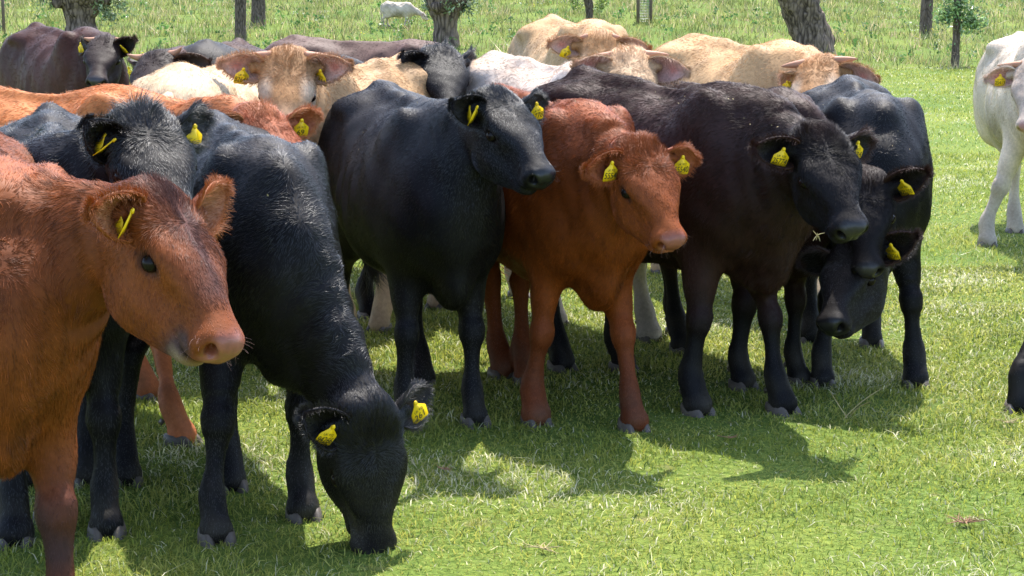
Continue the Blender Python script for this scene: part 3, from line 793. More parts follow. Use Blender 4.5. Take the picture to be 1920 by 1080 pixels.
    # ---- coat hair
    if hairs:
        tri = np.concatenate([Q[:, [0, 1, 2]], Q[:, [0, 2, 3]]]); A3 = V[tri]; ar = np.linalg.norm(np.cross(A3[:, 1] - A3[:, 0], A3[:, 2] - A3[:, 0]), axis=1) * .5
        fn = unit(np.cross(A3[:, 1] - A3[:, 0], A3[:, 2] - A3[:, 0])); cen = A3.mean(1)
        yr = R(P['yaw']); Rz = np.array([[math.cos(yr), -math.sin(yr), 0], [math.sin(yr), math.cos(yr), 0], [0, 0, 1]])
        cw = cen @ Rz.T + np.array(P['loc']); vd = unit(np.array([0, 0, 1.62]) - cw); facing = ((fn @ Rz.T) * vd).sum(1)
        wt = ar * np.where(facing > -.25, 1.0, .18); hwv = W[:, 2]; wt *= 1 + 1.3 * hwv[tri[:, 0]]; wt *= np.where(cw[:, 2] < -.02, 0, 1)
        r = np.random.default_rng(ord(name[0])); pick = r.choice(len(tri), hairs, p=wt / wt.sum()); uv = r.random((hairs, 2)); fl = uv.sum(1) > 1; uv[fl] = 1 - uv[fl]
        t3 = tri[pick]; b0 = 1 - uv.sum(1); bary = np.stack([b0, uv[:, 0], uv[:, 1]], 1)
        ip = lambda arr: (arr[t3] * bary[:, :, None]).sum(1)
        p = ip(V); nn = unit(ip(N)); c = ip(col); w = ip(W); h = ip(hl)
        # flow field
        flow = np.zeros_like(p); flow += w[:, [0]] * np.array([-.75, 0, -.55]); flow += w[:, [1]] * (np.array([-.35, 0, -.8]) * .6 - unit(P3 - P0) * .5); flow += w[:, 3:].sum(1)[:, None] * np.array([-.1, 0, -1.])
        fx = np.where(h[:, 0] > .18, 1.0, np.clip((h[:, 0] - .12) / .05, -1, 1)); side = np.sign(h[:, 1])
        hf = np.stack([fx * .8, side * .45 * np.clip(1 - np.abs(h[:, 0] - .15) / .1, 0, 1) + side * .05, -np.clip((np.abs(h[:, 1]) - .04) / .05, 0, 1) * .5], 1) @ HM.T
        flow += w[:, [2]] * hf; nz = np.stack([NZ[8](p, 4.), NZ[9](p, 4.), NZ[10](p, 4.)], 1); nz2 = np.stack([NZ[8](p, 14.), NZ[9](p, 14.), NZ[10](p, 14.)], 1)
        flow += nz * .10 + nz2 * .07 * (1 + 3 * curly * w[:, [2]]); flow -= nn * (flow * nn).sum(1)[:, None]; flow = unit(flow)
        # length
        ln = .017 * w[:, 0] + .021 * w[:, 1] + .0085 * w[:, 2] + .0075 * w[:, 3:].sum(1)
        top = np.clip((nn[:, 2] - .5) * 2, 0, 1); ln += (.010 * w[:, 1] + .004 * w[:, 0]) * top
        tf = np.exp(-((h[:, 0] - .02) / .055) ** 2) * np.clip((h[:, 2] + .06) / .05, 0, 1) * np.clip(1.3 - np.abs(h[:, 1]) / .07, 0, 1) * w[:, 2]
        fh = np.clip(np.exp(-((h[:, 0] - .09) / .075) ** 2) * np.clip((h[:, 2] + .05) / .04, 0, 1), 0, 1) * w[:, 2]
        ln += (.042 * tf * tuft + .010 * fh * (1 + curly)); brisk = w[:, 0] * np.exp(-((p[:, 0] / S - .15) / .1) ** 2) * np.exp(-((p[:, 2] / S - .47) / .1) ** 2); ln += .012 * brisk
        ln *= (.8 if ck['c'][0] < .01 and hair_len < 1 else 1.)
        ln *= np.where((h[:, 0] > .36) & (w[:, 2] > .5), .45, 1) * hair_len * r.uniform(.65, 1.35, hairs)
        mz = (h[:, 0] > .432) & (w[:, 2] > .5) & (h[:, 2] > -.088); eyed = np.minimum(np.linalg.norm((h - np.array([.197, .110, -.034])) / np.array([1.3, 1, 1]), axis=1), np.linalg.norm((h - np.array([.197, -.110, -.034])) / np.array([1.3, 1, 1]), axis=1)) < .024
        keep = ~mz & ~eyed; lift = (.045 if ck['c'][0] < .01 else .08) + .45 * tf[:, None] * tuft + .12 * fh[:, None] + .11 * r.random((hairs, 1)) + .10 * (top * (w[:, 1] + w[:, 0]))[:, None]
        dr = unit(flow + nn * lift + r.normal(size=(hairs, 3)) * .07)
        strk = NZ[2](p * np.array([1, 1, .22]), 16.) * .5 + NZ[5](p, 22.) * .5; strk = np.where(w[:, 2] > .5, NZ[5](p, 26.) * .6, strk)[:, None]
        c = c * np.clip(1 + .36 * strk, .4, 1.8)
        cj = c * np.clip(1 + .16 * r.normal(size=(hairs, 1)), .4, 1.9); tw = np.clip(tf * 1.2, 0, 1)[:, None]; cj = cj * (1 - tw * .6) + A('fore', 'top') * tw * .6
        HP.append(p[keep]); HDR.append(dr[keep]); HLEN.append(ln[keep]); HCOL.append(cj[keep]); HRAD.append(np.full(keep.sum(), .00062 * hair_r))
        nw = 34; cand = np.where((hl[:, 0] > .40) & (hl[:, 0] < .46) & (W[:, 2] > .5) & (np.abs(hl[:, 1]) > .02))[0]
        if len(cand) and h_head < .008:
            wi = r.choice(cand, nw); HP.append(V[wi]); HDR.append(unit(N[wi] + HM[:, 0] * .5 + r.normal(size=(nw, 3)) * .25)); HLEN.append(r.uniform(.015, .035, nw)); HCOL.append(np.tile(A('muz') * .8 + .1 * (ck['c'][0] > .1), (nw, 1))); HRAD.append(np.full(nw, .00022))
        p_ = np.concatenate(HP); d_ = np.concatenate(HDR); l_ = np.concatenate(HLEN); c_ = np.clip(np.concatenate(HCOL), .0015, .95); ra = np.concatenate(HRAD)
        n_ = len(p_); K = 4; pts = np.zeros((n_, K, 3), np.float32); q = p_ - d_ * .001; r2 = np.random.default_rng(3); bend = unit(r2.normal(size=(n_, 3))) ; grav = np.array([0, 0, -1.])
        dd = d_.copy(); wav = np.stack([NZ[3](p_, 9.), NZ[4](p_, 9.), NZ[5](p_, 9.)], 1)
        for k in range(K):
            pts[:, k] = q; q = q + dd * (l_ / (K - 1))[:, None]; dd = unit(dd + bend * .10 + grav * .10 + wav * (.12 + .35 * curly * (l_ > .02)[:, None]))
        cv = bpy.data.hair_curves.new('coat'); cv.add_curves([K] * n_)
        cv.position_data.foreach_set('vector', pts.ravel())
        rr = np.repeat(ra[:, None], K, 1) * np.array([1, .9, .65, .15]); at = cv.attributes.get('radius') or cv.attributes.new('radius', 'FLOAT', 'POINT'); at.data.foreach_set('value', rr.astype(np.float32).ravel())
        ca = cv.attributes.new('col', 'FLOAT_COLOR', 'CURVE'); cc = np.ones((n_, 4), np.float32); cc[:, :3] = c_; ca.data.foreach_set('color', cc.ravel())
        cv.materials.append(M_HAIRB if ck['c'][0] < .03 else M_HAIR); co = bpy.data.objects.new('coat', cv); COL.objects.link(co); co.parent = root
    if flecks:
        up_ = np.where((N[:, 2] > .45) & (W[:, 0] + W[:, 1] > .6))[0]; r = np.random.default_rng(11); Vf = []; Ff = []
        for j in r.choice(up_, flecks):
            a = unit(r.normal(size=3)) * r.uniform(.002, .006); b = unit(np.cross(a, N[j])) * r.uniform(.001, .003); p = V[j] + N[j] * .014; i = len(Vf); Vf += [p - a, p - b, p + a, p + b]; Ff.append((i, i + 1, i + 2, i + 3))
        fo = mesh_obj('hay_flecks', Vf, Ff, M_STRAW, root, False); fo['kind'] = 'stuff'
    print(name, 'verts', len(V), 'quads', len(Q), 't', round(time.time() - T0, 1))
    return root
# ------------------------------------------------------------------ terrain
def gz(x, y):
    x = np.asarray(x, float); y = np.asarray(y, float)
    z = .012 * (np.clip(y, 9.5, 38) - 9.5)
    t = np.clip(y - 38, 0, 34); z = z + .070 * t
    z = z + np.clip(y - 72, 0, 60) * .03
    und = .05 * np.sin(x * .31 + y * .12) * np.clip((y - 14) / 20, 0, 1) + .12 * np.sin(x * .12 + 1.3) * np.clip((y - 38) / 20, 0, 1)
    return z + und

def ground_mat():
    m, nt, b = mat('pasture_soil'); N = nt.nodes; Lk = nt.links.new
    tc = N.new('ShaderNodeTexCoord')
    def noise(sc, det=6, dist=0.):
        n = N.new('ShaderNodeTexNoise'); n.inputs['Scale'].default_value = sc; n.inputs['Detail'].default_value = det; n.inputs['Distortion'].default_value = dist
        Lk(tc.outputs['Object'], n.inputs['Vector']); return n
    a = noise(.55, 4); c = noise(38., 8, .5); d = noise(6., 6)
    r1 = N.new('ShaderNodeValToRGB'); r1.color_ramp.elements[0].color = (.085, .130, .024, 1); r1.color_ramp.elements[0].position = .35
    r1.color_ramp.elements[1].color = (.185, .235, .050, 1); r1.color_ramp.elements[1].position = .68; Lk(c.outputs[0], r1.inputs[0])
    r2 = N.new('ShaderNodeValToRGB'); r2.color_ramp.elements[0].color = (.75, .85, .8, 1); r2.color_ramp.elements[0].position = .35
    r2.color_ramp.elements[1].color = (1.15, 1.05, .95, 1); r2.color_ramp.elements[1].position = .66; Lk(a.outputs[0], r2.inputs[0])
    mx = N.new('ShaderNodeMix'); mx.data_type = 'RGBA'; mx.blend_type = 'MULTIPLY'; mx.inputs[0].default_value = 1; Lk(r1.outputs[0], mx.inputs[6]); Lk(r2.outputs[0], mx.inputs[7])
    r3 = N.new('ShaderNodeValToRGB'); r3.color_ramp.elements[0].position = .62; r3.color_ramp.elements[0].color = (0, 0, 0, 1); r3.color_ramp.elements[1].position = .78; Lk(d.outputs[0], r3.inputs[0])
    m2 = N.new('ShaderNodeMix'); m2.data_type = 'RGBA'; Lk(r3.outputs[0], m2.inputs[0]); Lk(mx.outputs[2], m2.inputs[6]); m2.inputs[7].default_value = (.20, .165, .075, 1)
    Lk(m2.outputs[2], b.inputs['Base Color']); b.inputs['Roughness'].default_value = .95; b.inputs['Specular IOR Level'].default_value = .1
    bp = N.new('ShaderNodeBump'); bp.inputs['Distance'].default_value = .03; Lk(c.outputs[0], bp.inputs['Height']); Lk(bp.outputs[0], b.inputs['Normal'])
    return m
gx = np.concatenate([np.linspace(-500, -45, 12), np.linspace(-40, 40, 90), np.linspace(45, 500, 12)])
gy = np.concatenate([np.linspace(-60, 0, 6), np.linspace(2, 80, 100), np.linspace(85, 900, 20)])
GX, GY = np.meshgrid(gx, gy, indexing='ij'); GV = np.stack([GX, GY, gz(GX, GY)], -1).reshape(-1, 3); ny_ = len(gy)
GF = np.array([(i * ny_ + j, (i + 1) * ny_ + j, (i + 1) * ny_ + j + 1, i * ny_ + j + 1) for i in range(len(gx) - 1) for j in range(ny_ - 1)])
g = mesh_obj('pasture', GV, GF, ground_mat(), None, True); tag(g, kind='structure')

# ------------------------------------------------------------------ grass
M_GRASS = attr_mat('grass_blades', rough=.45, spec=.35, var=.0, trans=.5)
def patch(x, y):   # slow colour drift of the sward, 0..1
    return .5 + .28 * NZ[1](np.stack([x, y, 0 * x], -1), .35) + .22 * NZ[2](np.stack([x, y, 0 * x], -1), 1.3)

def blades(name, n, y0, y1, h0, h1, w0, three, lean, seed, straw=.10, cols=None, dens_pow=1.0, label=None, clump=0.0, xm=.335):
    r = np.random.default_rng(seed)
    u = r.random(n)
    y = np.sqrt(y0 ** 2 + u * (y1 ** 2 - y0 ** 2)) if dens_pow == 1.0 else (y0 ** .8 + u * (y1 ** .8 - y0 ** .8)) ** 1.25
    x = (r.random(n) * 2 - 1) * (y * xm + .3)
    if clump:
        cx = NZ[3](np.stack([x, y, 0 * x], -1), clump); keep = r.random(n) < np.clip(.55 + .5 * cx, .1, 1); x, y = x[keep], y[keep]; n = len(x)
    z = gz(x, y); hh = r.uniform(h0, h1, n) * (1 + .35 * NZ[4](np.stack([x, y, 0 * x], -1), 1.1)); hh = np.clip(hh, h0 * .5, h1 * 1.6)
    az = r.random(n) * 6.283; ln = np.abs(r.normal(size=n)) * lean + .1; dirx, diry = np.cos(az) * ln, np.sin(az) * ln
    wa = r.random(n) * 3.1416; w = w0 * (y / y0) ** (.9 if y1 < 40 else .3) * r.uniform(.6, 1.4, n); wx, wy = np.cos(wa) * w, np.sin(wa) * w
    P = np.stack([x, y, z - .003], -1); side = np.stack([wx, wy, 0 * wx], -1); bend = np.stack([dirx, diry, 0 * dirx], -1) * hh[:, None]; up = np.array([0, 0, 1.]) * hh[:, None]
    p = patch(x, y)[:, None]
    ca, cb, cs, cd = (np.array(c) for c in (cols or ((.235, .280, .040), (.430, .425, .100), (.68, .64, .42), (.100, .160, .030))))
    t = np.clip(p + .25 * r.normal(size=(n, 1)), 0, 1); c = ca * (1 - t) + cb * t
    dk = (r.random((n, 1)) < .22); c = np.where(dk, cd, c); st = r.random((n, 1)) < straw * (.5 + 3.5 * np.clip(NZ[6](np.stack([x, y, 0 * x], -1), .8)[:, None] - .3, 0, 1)); c = np.where(st, cs * r.uniform(.6, 1.2, (n, 1)), c); c = c * r.uniform(.8, 1.2, (n, 1))
    if three:
        m = P + up * .55 + bend * .35; tp = P + up * (.95 - .25 * np.clip(ln, 0, 1.4))[:, None] + bend * 1.0
        V = np.stack([P - side, P + side, m - side * .75, m + side * .75, tp], 1).reshape(-1, 3); i = np.arange(n)[:, None] * 5
        F = np.concatenate([i + [0, 1, 3], i + [0, 3, 2], i + [2, 3, 4]], 0); k = 5
    else:
        tp = P + up * (.95 - .25 * np.clip(ln, 0, 1.4))[:, None] + bend; V = np.stack([P - side, P + side, tp], 1).reshape(-1, 3); i = np.arange(n)[:, None] * 3; F = i + [0, 1, 2]; k = 3
    o = mesh_obj(name, V, F.astype(np.int32), M_GRASS, None, False, np.clip(np.repeat(c, k, 0), 0, .9)); tag(o, label, 'grass', None, 'stuff'); return o

blades('short_grass', 210000, 4.2, 10.6, .012, .042, .0016, True, 1.2, 1, label='short cropped green pasture grass around the hooves in the foreground')
blades('short_grass', 140000, 10.2, 18, .016, .045, .0036, False, 1.0, 2, label='short bright green grass in the middle of the pasture beyond the herd')
blades('short_grass', 120000, 17.6, 37, .02, .05, .0058, False, .7, 3, label='distant short green grass reaching the edge of the rough grass')
RC = ((.155, .190, .045), (.32, .31, .115), (.52, .42, .24), (.070, .11, .030))
blades('long_grass', 120000, 36, 66, .10, .34, .012, False, .45, 4, straw=.16, cols=RC, clump=.45, label='long rough seeding grass on the bank under the trees', xm=.36)
# flowering weeds and dry stems in the rough grass
def weeds():
    r = np.random.default_rng(8); V = []; F = []; Cc = []
    for _ in range(600):
        y = math.sqrt(r.uniform(35.5 ** 2, 58 ** 2)); x = r.uniform(-.36, .36) * y; z = float(gz(x, y)); h = r.uniform(.15, .5); big = r.random()
        if big < .45: n, c, s = 14, np.array((.085, .17, .045)) * r.uniform(.7, 1.4), .045
        elif big < .6: n, c, s = 5, np.array((.75, .62, .05)), .014
        elif big < .72: n, c, s = 6, np.array((.7, .68, .6)), .014
        else: n, c, s = 10, np.array((.42, .30, .20)) * r.uniform(.7, 1.2), .016
        for k in range(n):
            p = np.array([x + r.normal() * .07, y + r.normal() * .07, z + h * r.uniform(.2 if big < .45 else .7, 1)]); a = unit(r.normal(size=3)) * s; b = unit(r.normal(size=3)) * s
            i = len(V); V += [p - a, p + b, p + a, p - b]; F.append((i, i + 1, i + 2, i + 3)); Cc += [c] * 4
    o = mesh_obj('meadow_weeds', V, F, M_GRASS, None, False, np.array(Cc)); tag(o, 'small flowering weeds and dry seed heads scattered through the long grass', 'weeds', None, 'stuff')
weeds()

# ------------------------------------------------------------------ trees
def bark_mat(name, c0, c1, sc=6.):
    m, nt, b = mat(name); N = nt.nodes; Lk = nt.links.new; tc = N.new('ShaderNodeTexCoord'); mp = N.new('ShaderNodeMapping'); mp.inputs['Scale'].default_value = (1, 1, .22); Lk(tc.outputs['Object'], mp.inputs[0])
    n = N.new('ShaderNodeTexNoise'); n.inputs['Scale'].default_value = sc; n.inputs['Detail'].default_value = 8; n.inputs['Distortion'].default_value = 1.2; Lk(mp.outputs[0], n.inputs['Vector'])
    v = N.new('ShaderNodeTexVoronoi'); v.feature = 'DISTANCE_TO_EDGE'; v.inputs['Scale'].default_value = sc * 1.8; Lk(mp.outputs[0], v.inputs['Vector'])
    ml = N.new('ShaderNodeMath'); ml.operation = 'MULTIPLY_ADD'; ml.inputs[1].default_value = 1.2; Lk(v.outputs[0], ml.inputs[0]); Lk(n.outputs[0], ml.inputs[2])
    r = N.new('ShaderNodeValToRGB'); r.color_ramp.elements[0].color = (*c0, 1); r.color_ramp.elements[0].position = .42; r.color_ramp.elements[1].color = (*c1, 1); r.color_ramp.elements[1].position = .85
    Lk(ml.outputs[0], r.inputs[0]); Lk(r.outputs[0], b.inputs['Base Color']); b.inputs['Roughness'].default_value = .9; b.inputs['Specular IOR Level'].default_value = .15
    bp = N.new('ShaderNodeBump'); bp.inputs['Distance'].default_value = .05; Lk(ml.outputs[0], bp.inputs['Height']); Lk(bp.outputs[0], b.inputs['Normal']); return m
M_BARK = bark_mat('willow_bark', (.050, .036, .028), (.24, .175, .135)); M_BARK2 = bark_mat('young_bark', (.060, .045, .035), (.20, .15, .12), 14.)
M_LEAF = attr_mat('tree_leaves', rough=.35, spec=.6, var=.0, trans=.3)

def trunk_mesh(pts, rad, seed, flute=.10, nseg=28, nr=34):
    """fluted, knobbly trunk around a path"""
    st = resample(np.c_[np.array(pts, float), np.array(rad)], nr); V = []; F = []
    for i in range(nr):
        for j in range(nseg):
            a = 2 * math.pi * j / nseg; d = np.array([math.cos(a), math.sin(a), 0]); p = st[i, :3] + d * st[i, 3]
            k = 1 + flute * math.sin(5 * a + seed + .9 * math.sin(i * .35)) * .6 + flute * 1.1 * float(NZ[seed % 10](p * 1.0, 1.6)) * .5 + flute * .45 * float(NZ[(seed + 3) % 10](p, 5.))
            V.append(st[i, :3] + d * st[i, 3] * k)
    F = [(i * nseg + j, i * nseg + (j + 1) % nseg, (i + 1) * nseg + (j + 1) % nseg, (i + 1) * nseg + j) for i in range(nr - 1) for j in range(nseg)]
    F.append(tuple(range((nr - 1) * nseg, nr * nseg))); return V, F

def leaves_mesh(centres, n, size, c0, c1, seed, spread):
    r = np.random.default_rng(seed); ci = r.integers(0, len(centres), n); c = np.asarray(centres)[ci] + r.normal(size=(n, 3)) * spread
    a = unit(r.normal(size=(n, 3))) * size * r.uniform(.6, 1.3, (n, 1)); b = unit(np.cross(a, r.normal(size=(n, 3)))) * size * .33
    V = np.stack([c - a, c + b, c + a, c - b], 1).reshape(-1, 3); F = np.arange(n)[:, None] * 4 + [0, 1, 2, 3]
    t = r.random((n, 1)); col = (np.array(c0) * (1 - t) + np.array(c1) * t) * r.uniform(.7, 1.3, (n, 1)); return V, F, np.repeat(np.clip(col, 0, .9), 4, 0)

def tree(name, label, x, y, pts, rad, seed, bark, shoots=0, shoot_z=0, shoot_len=2.2, leaves=0, lsize=.05, lc=((.06, .13, .03), (.15, .24, .06)), knobs=0, flute=.10, group=None, low=()):
    z = float(gz(x, y)); root = bpy.data.objects.new(name, None); COL.objects.link(root); root.location = (x, y, z); root.rotation_euler = (0, 0, 0)
    tag(root, label, 'tree', group); r = np.random.default_rng(seed)
    v, f = trunk_mesh(pts, rad, seed, flute); parts = [(v, f)]; mesh_obj('trunk', v, f, bark, root)
    top = np.array(pts[-1], float); cents = []
    for k in range(knobs):
        a = r.uniform(0, 6.28); c = top + np.array([math.cos(a) * rad[-1] * .8, math.sin(a) * rad[-1] * .8, r.uniform(-.35, .15)]); q = r.uniform(.10, .2)
        v, f = trunk_mesh([c - [0, 0, q], c - [0, 0, q * .3], c + [0, 0, q * .5], c + [0, 0, q]], [q * .4, q, q * .9, q * .2], seed + k + 1, .3, 12, 8); mesh_obj('burr', v, f, bark, root)
    for k in range(shoots):
        a = r.uniform(0, 6.28); b0 = top + np.array([math.cos(a) * rad[-1] * .7, math.sin(a) * rad[-1] * .7, -.05]); out = np.array([math.cos(a), math.sin(a), 0]) * r.uniform(.2, .9); L = shoot_len * r.uniform(.6, 1.2)
        P = [b0 + (out * t + np.array([0, 0, 1.]) * (t ** .8)) * L for t in np.linspace(0, 1, 6)]; v, f = tube(P, [rad[-1] * .16 * (1 - t * .8) for t in np.linspace(0, 1, 6)], 6); mesh_obj('branch', v, f, bark, root)
        cents += [P[j] for j in range(1, 6)]
    cents += [np.array(c, float) for c in low]
    if leaves and cents:
        V, F, C_ = leaves_mesh(cents, leaves, lsize, lc[0], lc[1], seed, .22)
        if low:
            V2, F2, C2 = leaves_mesh(low, 85 * len(low), lsize * 1.25, tuple(q * .3 for q in lc[0]), tuple(q * 1.35 for q in lc[1]), seed + 1, .09); F = np.concatenate([F, F2 + len(V)]); V = np.concatenate([V, V2]); C_ = np.concatenate([C_, C2]); o = mesh_obj('crown', V, F, M_LEAF, root, False, C_)  # low clumps: highlights and shadow painted in as brighter and darker leaf colours
    return root

def px(u, d):   # lateral metres for a photograph column at distance d
    return (u - 960) / 3200. * d
M_WOOD = simple('weathered_stake', (.16, .12, .09), .9, .2, .35, 18., .01)
M_WIRE = simple('galvanised_wire', (.22, .23, .22), .5, .5, .2, 30., 0, .6)
LW = ((.12, .19, .06), (.32, .38, .20))
d = 44.0; tree('willow_tree', 'stout pollard willow with leafy knobbly head behind the dark horned cow at far left', px(163, d), d, [(0, 0, -.2), (0, 0, .25), (-.02, 0, .5), (0, 0, .85), (.02, 0, 1.25)], [.50, .40, .37, .52, .78], 3, M_BARK, 16, 0, 2.2, 2400, .055, LW, 6, low=[(.6, 0, .8), (.85, .1, 1.0), (1.05, 0, .85), (-.7, 0, .95), (-1.0, 0, 1.1), (1.1, 0, 1.15), (.5, -.3, 1.0), (.75, -.2, .6)], group='pollard willows on the bank')
d = 43.0; tree('willow_tree', 'thick brown pollard willow trunk rising behind the black tufted head', px(838, d), d, [(0, 0, -.2), (0, 0, .25), (0, 0, .65), (0, 0, .95), (0, 0, 1.3)], [.40, .31, .31, .44, .56], 5, M_BARK, 14, 0, 2.1, 1800, .055, LW, 7, low=[(.55, -.2, .95), (.6, 0, 1.15), (-.45, 0, 1.05), (.1, -.4, 1.0)], group='pollard willows on the bank')
d = 40.0; tree('willow_tree', 'massive leaning old willow trunk with deeply furrowed bark behind the cream horned head', px(1522, d), d, [(0.02, 0, -.3), (0, 0, .1), (-.13, 0, .6), (-.32, 0, 1.1), (-.52, 0, 1.6), (-.65, 0, 2.3), (-.7, 0, 3.2)], [.54, .46, .43, .47, .55, .55, .60], 7, M_BARK, 16, 0, 2.5, 2400, .06, LW, 5, .13)
d = 43.0; tree('tree', 'slim straight brown tree trunk above the black back left of the horned cream head', px(457, d), d, [(0, 0, -.2), (0, 0, .5), (.01, 0, 1.4), (-.02, 0, 2.4), (0, 0, 3.2)], [.165, .14, .145, .15, .14], 9, M_BARK2, 9, 0, 1.6, 900, .06, flute=.06)
d = 49.0; tree('tree', 'grey tree trunk standing just right of and beyond the slim brown one', px(491, d), d, [(0, 0, -.2), (0, 0, .4), (0, 0, 1.4), (0, 0, 2.4), (0, 0, 3.2)], [.24, .20, .19, .19, .18], 10, M_BARK2, 9, 0, 1.6, 900, .06, flute=.06)
d = 49.5; tree('tree', 'small crooked sapling trunk with leafy shoots above the tan cow at centre', px(1104, d), d, [(0, 0, -.2), (0, 0, .2), (-.02, 0, .5), (-.08, 0, .8), (0.0, 0, 1.6)], [.12, .11, .12, .13, .08], 11, M_BARK2, 6, 0, 1.2, 500, .05, flute=.08, low=[(-.4, 0, .5), (-.5, 0, .7), (.3, 0, .45), (.35, 0, .6)], lc=((.08, .17, .03), (.30, .38, .09)))
d = 46.0; tree('tree', 'upright grey-brown tree trunk at top right beyond the leafy sapling', px(1727, d), d, [(0, 0, -.2), (0, 0, .3), (0.01, 0, 1.1), (0, 0, 2.2), (.02, 0, 3.0)], [.19, .165, .155, .15, .14], 12, M_BARK2, 9, 0, 1.6, 900, .06, flute=.06)
d = 37.0; tree('sapling', 'young sapling with bright green leaf clump on its stem at top right', px(1784, d), d, [(0, 0, -.1), (0, 0, .3), (0.01, 0, .8), (0, 0, 1.3), (.02, 0, 2.2)], [.10, .085, .080, .085, .06], 13, M_BARK2, 6, 0, 1.0, 420, .052, flute=.05,
     low=[(-.25, -.05, 1.02), (.1, -.1, 1.0), (.35, 0, .95), (.2, -.1, .85), (-.1, -.1, 1.15), (.05, -.12, 1.3), (.3, 0, 1.15), (-.3, 0, 1.1), (.15, 0, 1.5), (-.15, 0, 1.45), (.45, 0, .92)], lc=((.07, .15, .05), (.26, .38, .14)))

def guard(label, x, y, w, h, posts):
    z = float(gz(x, y)); root = bpy.data.objects.new('tree_guard', None); COL.objects.link(root); root.location = (x, y, z); tag(root, label, 'tree guard')
    for sx, sy in posts:
        v, f = tube([(sx * w / 2, sy * w / 2, -.2), (sx * w / 2, sy * w / 2, h * .5), (sx * w / 2, sy * w / 2, h)], [.035, .033, .032], 8); mesh_obj('post', v, f, M_WOOD, root)
    parts = []; n = 20
    cs = [(-w / 2, -w / 2), (w / 2, -w / 2), (w / 2, w / 2), (-w / 2, w / 2)]
    for k in range(n):
        zz = .03 + k * h / n; P = [np.array([*cs[i % 4], zz]) for i in range(5)]
        for i in range(4): parts.append(tube([P[i], P[i + 1]], [.0045, .0045], 4, False))
    for i in range(4):
        for t in np.linspace(0, 1, 9)[:-1]:
            a = np.array(cs[i]) * (1 - t) + np.array(cs[(i + 1) % 4]) * t; parts.append(tube([(*a, .02), (*a, h)], [.004, .004], 4, False))
    v, f = join(parts); mesh_obj('wire_mesh', v, f, M_WIRE, root)
d = 49.0; guard('square wire mesh tree guard between two dark posts at top centre right', px(1205, d), d, .36, 1.5, [(-1, -1), (1, -1), (1, 1), (-1, 1)])
d = 46.0; guard('grey wire mesh guard cut off by the left edge of the picture', px(-8, d), d, .45, 1.6, [(-1, -1), (-1, 1)])
v, f = tube([(0, 0, -.3), (0, 0, .6), (.01, 0, 1.5)], [.05, .045, .045], 8, True, None, .03); o = mesh_obj('stake', v, f, M_WOOD); o.location = (px(18, 46), 46, float(gz(px(18, 46), 46))); tag(o, 'thin dark wooden stake standing near the left edge beside the wire guard', 'stake')
# low dark shrub lumps at the foot of the guard
# ------------------------------------------------------------------ the herd
CG = 'cattle of the herd standing close together'
def C(k, nm, **kw): return build_cow(k, POSES[k], nm, **kw)
far = dict(h_head=.013, h_body=.028)
mid = dict(h_head=.0105, h_body=.023)
C('A', 'red_cow', coat='redA', hairs=80000, hair_len=1.15, tuft=.55, tail=False, curly=.2, tags=[(-1, '', -.0, .38, 0.)], h_head=.0066, h_body=.017,
  label='red-brown calf with purplish forehead and pink nose in close profile at far left')
C('B', 'black_cow', coat='black', hairs=80000, hair_len=1.0, tuft=.35, h_head=.0062, flecks=16, tags=[(-1, '94266', .0, .45, .1, .5), (1, '261', .0, .45, -.5)],
  label='glossy black steer grazing with its muzzle in the grass at lower left')
C('C', 'black_cow', coat='black', hairs=60000, hair_len=1.4, tuft=1.1, curly=.5, tail=False, h_head=.0068, tags=[(-1, '', .0, .45, 0.), (1, '', .01, .35, 0.)],
  label='shaggy black cow with tufted poll standing behind the red-brown calf at left')
C('E', 'red_cow', coat='orange', hairs=42000, tuft=.8, curly=.8, tags=[(1, '69', .0, .42, 0.)], label='orange-backed cow with curly red forehead behind the shaggy black cow, tag 69')
C('G', 'dark_brown_cow', coat='darkbrown', hairs=22000, horn=.07, hornc=.3, tags=[(1, '77', .0, .45, 0.), (-1, '77', .0, .45, 0.)], **mid, label='dark brown cow with tiny horn stubs and two yellow tags at top left')
C('H', 'dark_brown_cow', coat='darkbrown', hairs=14000, horn=.09, hornc=.4, horn_dark=False, curly=1., tags=[(-1, '777', .0, .55, 0.)], **mid, label='curly dark brown horned head peering over the cream rump')
C('I', 'black_cow', coat='black', hairs=9000, **far, label='black back and rump between the cream rump and the far trees')
C('J', 'cream_cow', coat='pale', hairs=30000, hair_len=1.2, **mid, label='pale cream rump seen from behind above the shaggy black cow')
C('K', 'cream_cow', coat='cream', hairs=42000, horn=.12, hornc=.1, curly=1., tuft=.5, h_head=.0085, h_body=.02, tags=[(-1, '82641', .02, .55, .15), (1, '8264', .02, .42, .3)],
  label='cream horned cow facing the camera with a curly tan forehead, tag 82641')
C('L', 'brown_cow', coat='brown', hairs=9000, tail=False, **far, label='brown back of a cow low behind the black tufted head')
C('M', 'black_cow', coat='black', hairs=26000, tuft=1.3, curly=.8, **mid, tags=[(-1, '', .03, .35, 0.)], label='black head with wild tufted poll in front of the pollard trunk')
C('N', 'black_cow', coat='black', hairs=80000, hair_len=.9, tuft=.9, curly=.3, h_head=.0065, flecks=14, tags=[(-1, '', .0, .45, -.15), (1, '5778', .0, .46, -.25)],
  label='large glossy black cow in the centre looking right, tag 5778')
C('O', 'white_cow', coat='whitecream', hairs=34000, horn=.12, hornc=.0, curly=1.2, tuft=.9, **mid, label='white-backed cow with shaggy cream horned head behind the brown-black cow')
C('P', 'tan_cow', coat='cream', hairs=26000, horn=.05, tuft=.6, curly=.6, **mid, tags=[(-1, '8', .02, .5, .3)], label='tan cow with rust coloured forehead behind the shaggy cream head')
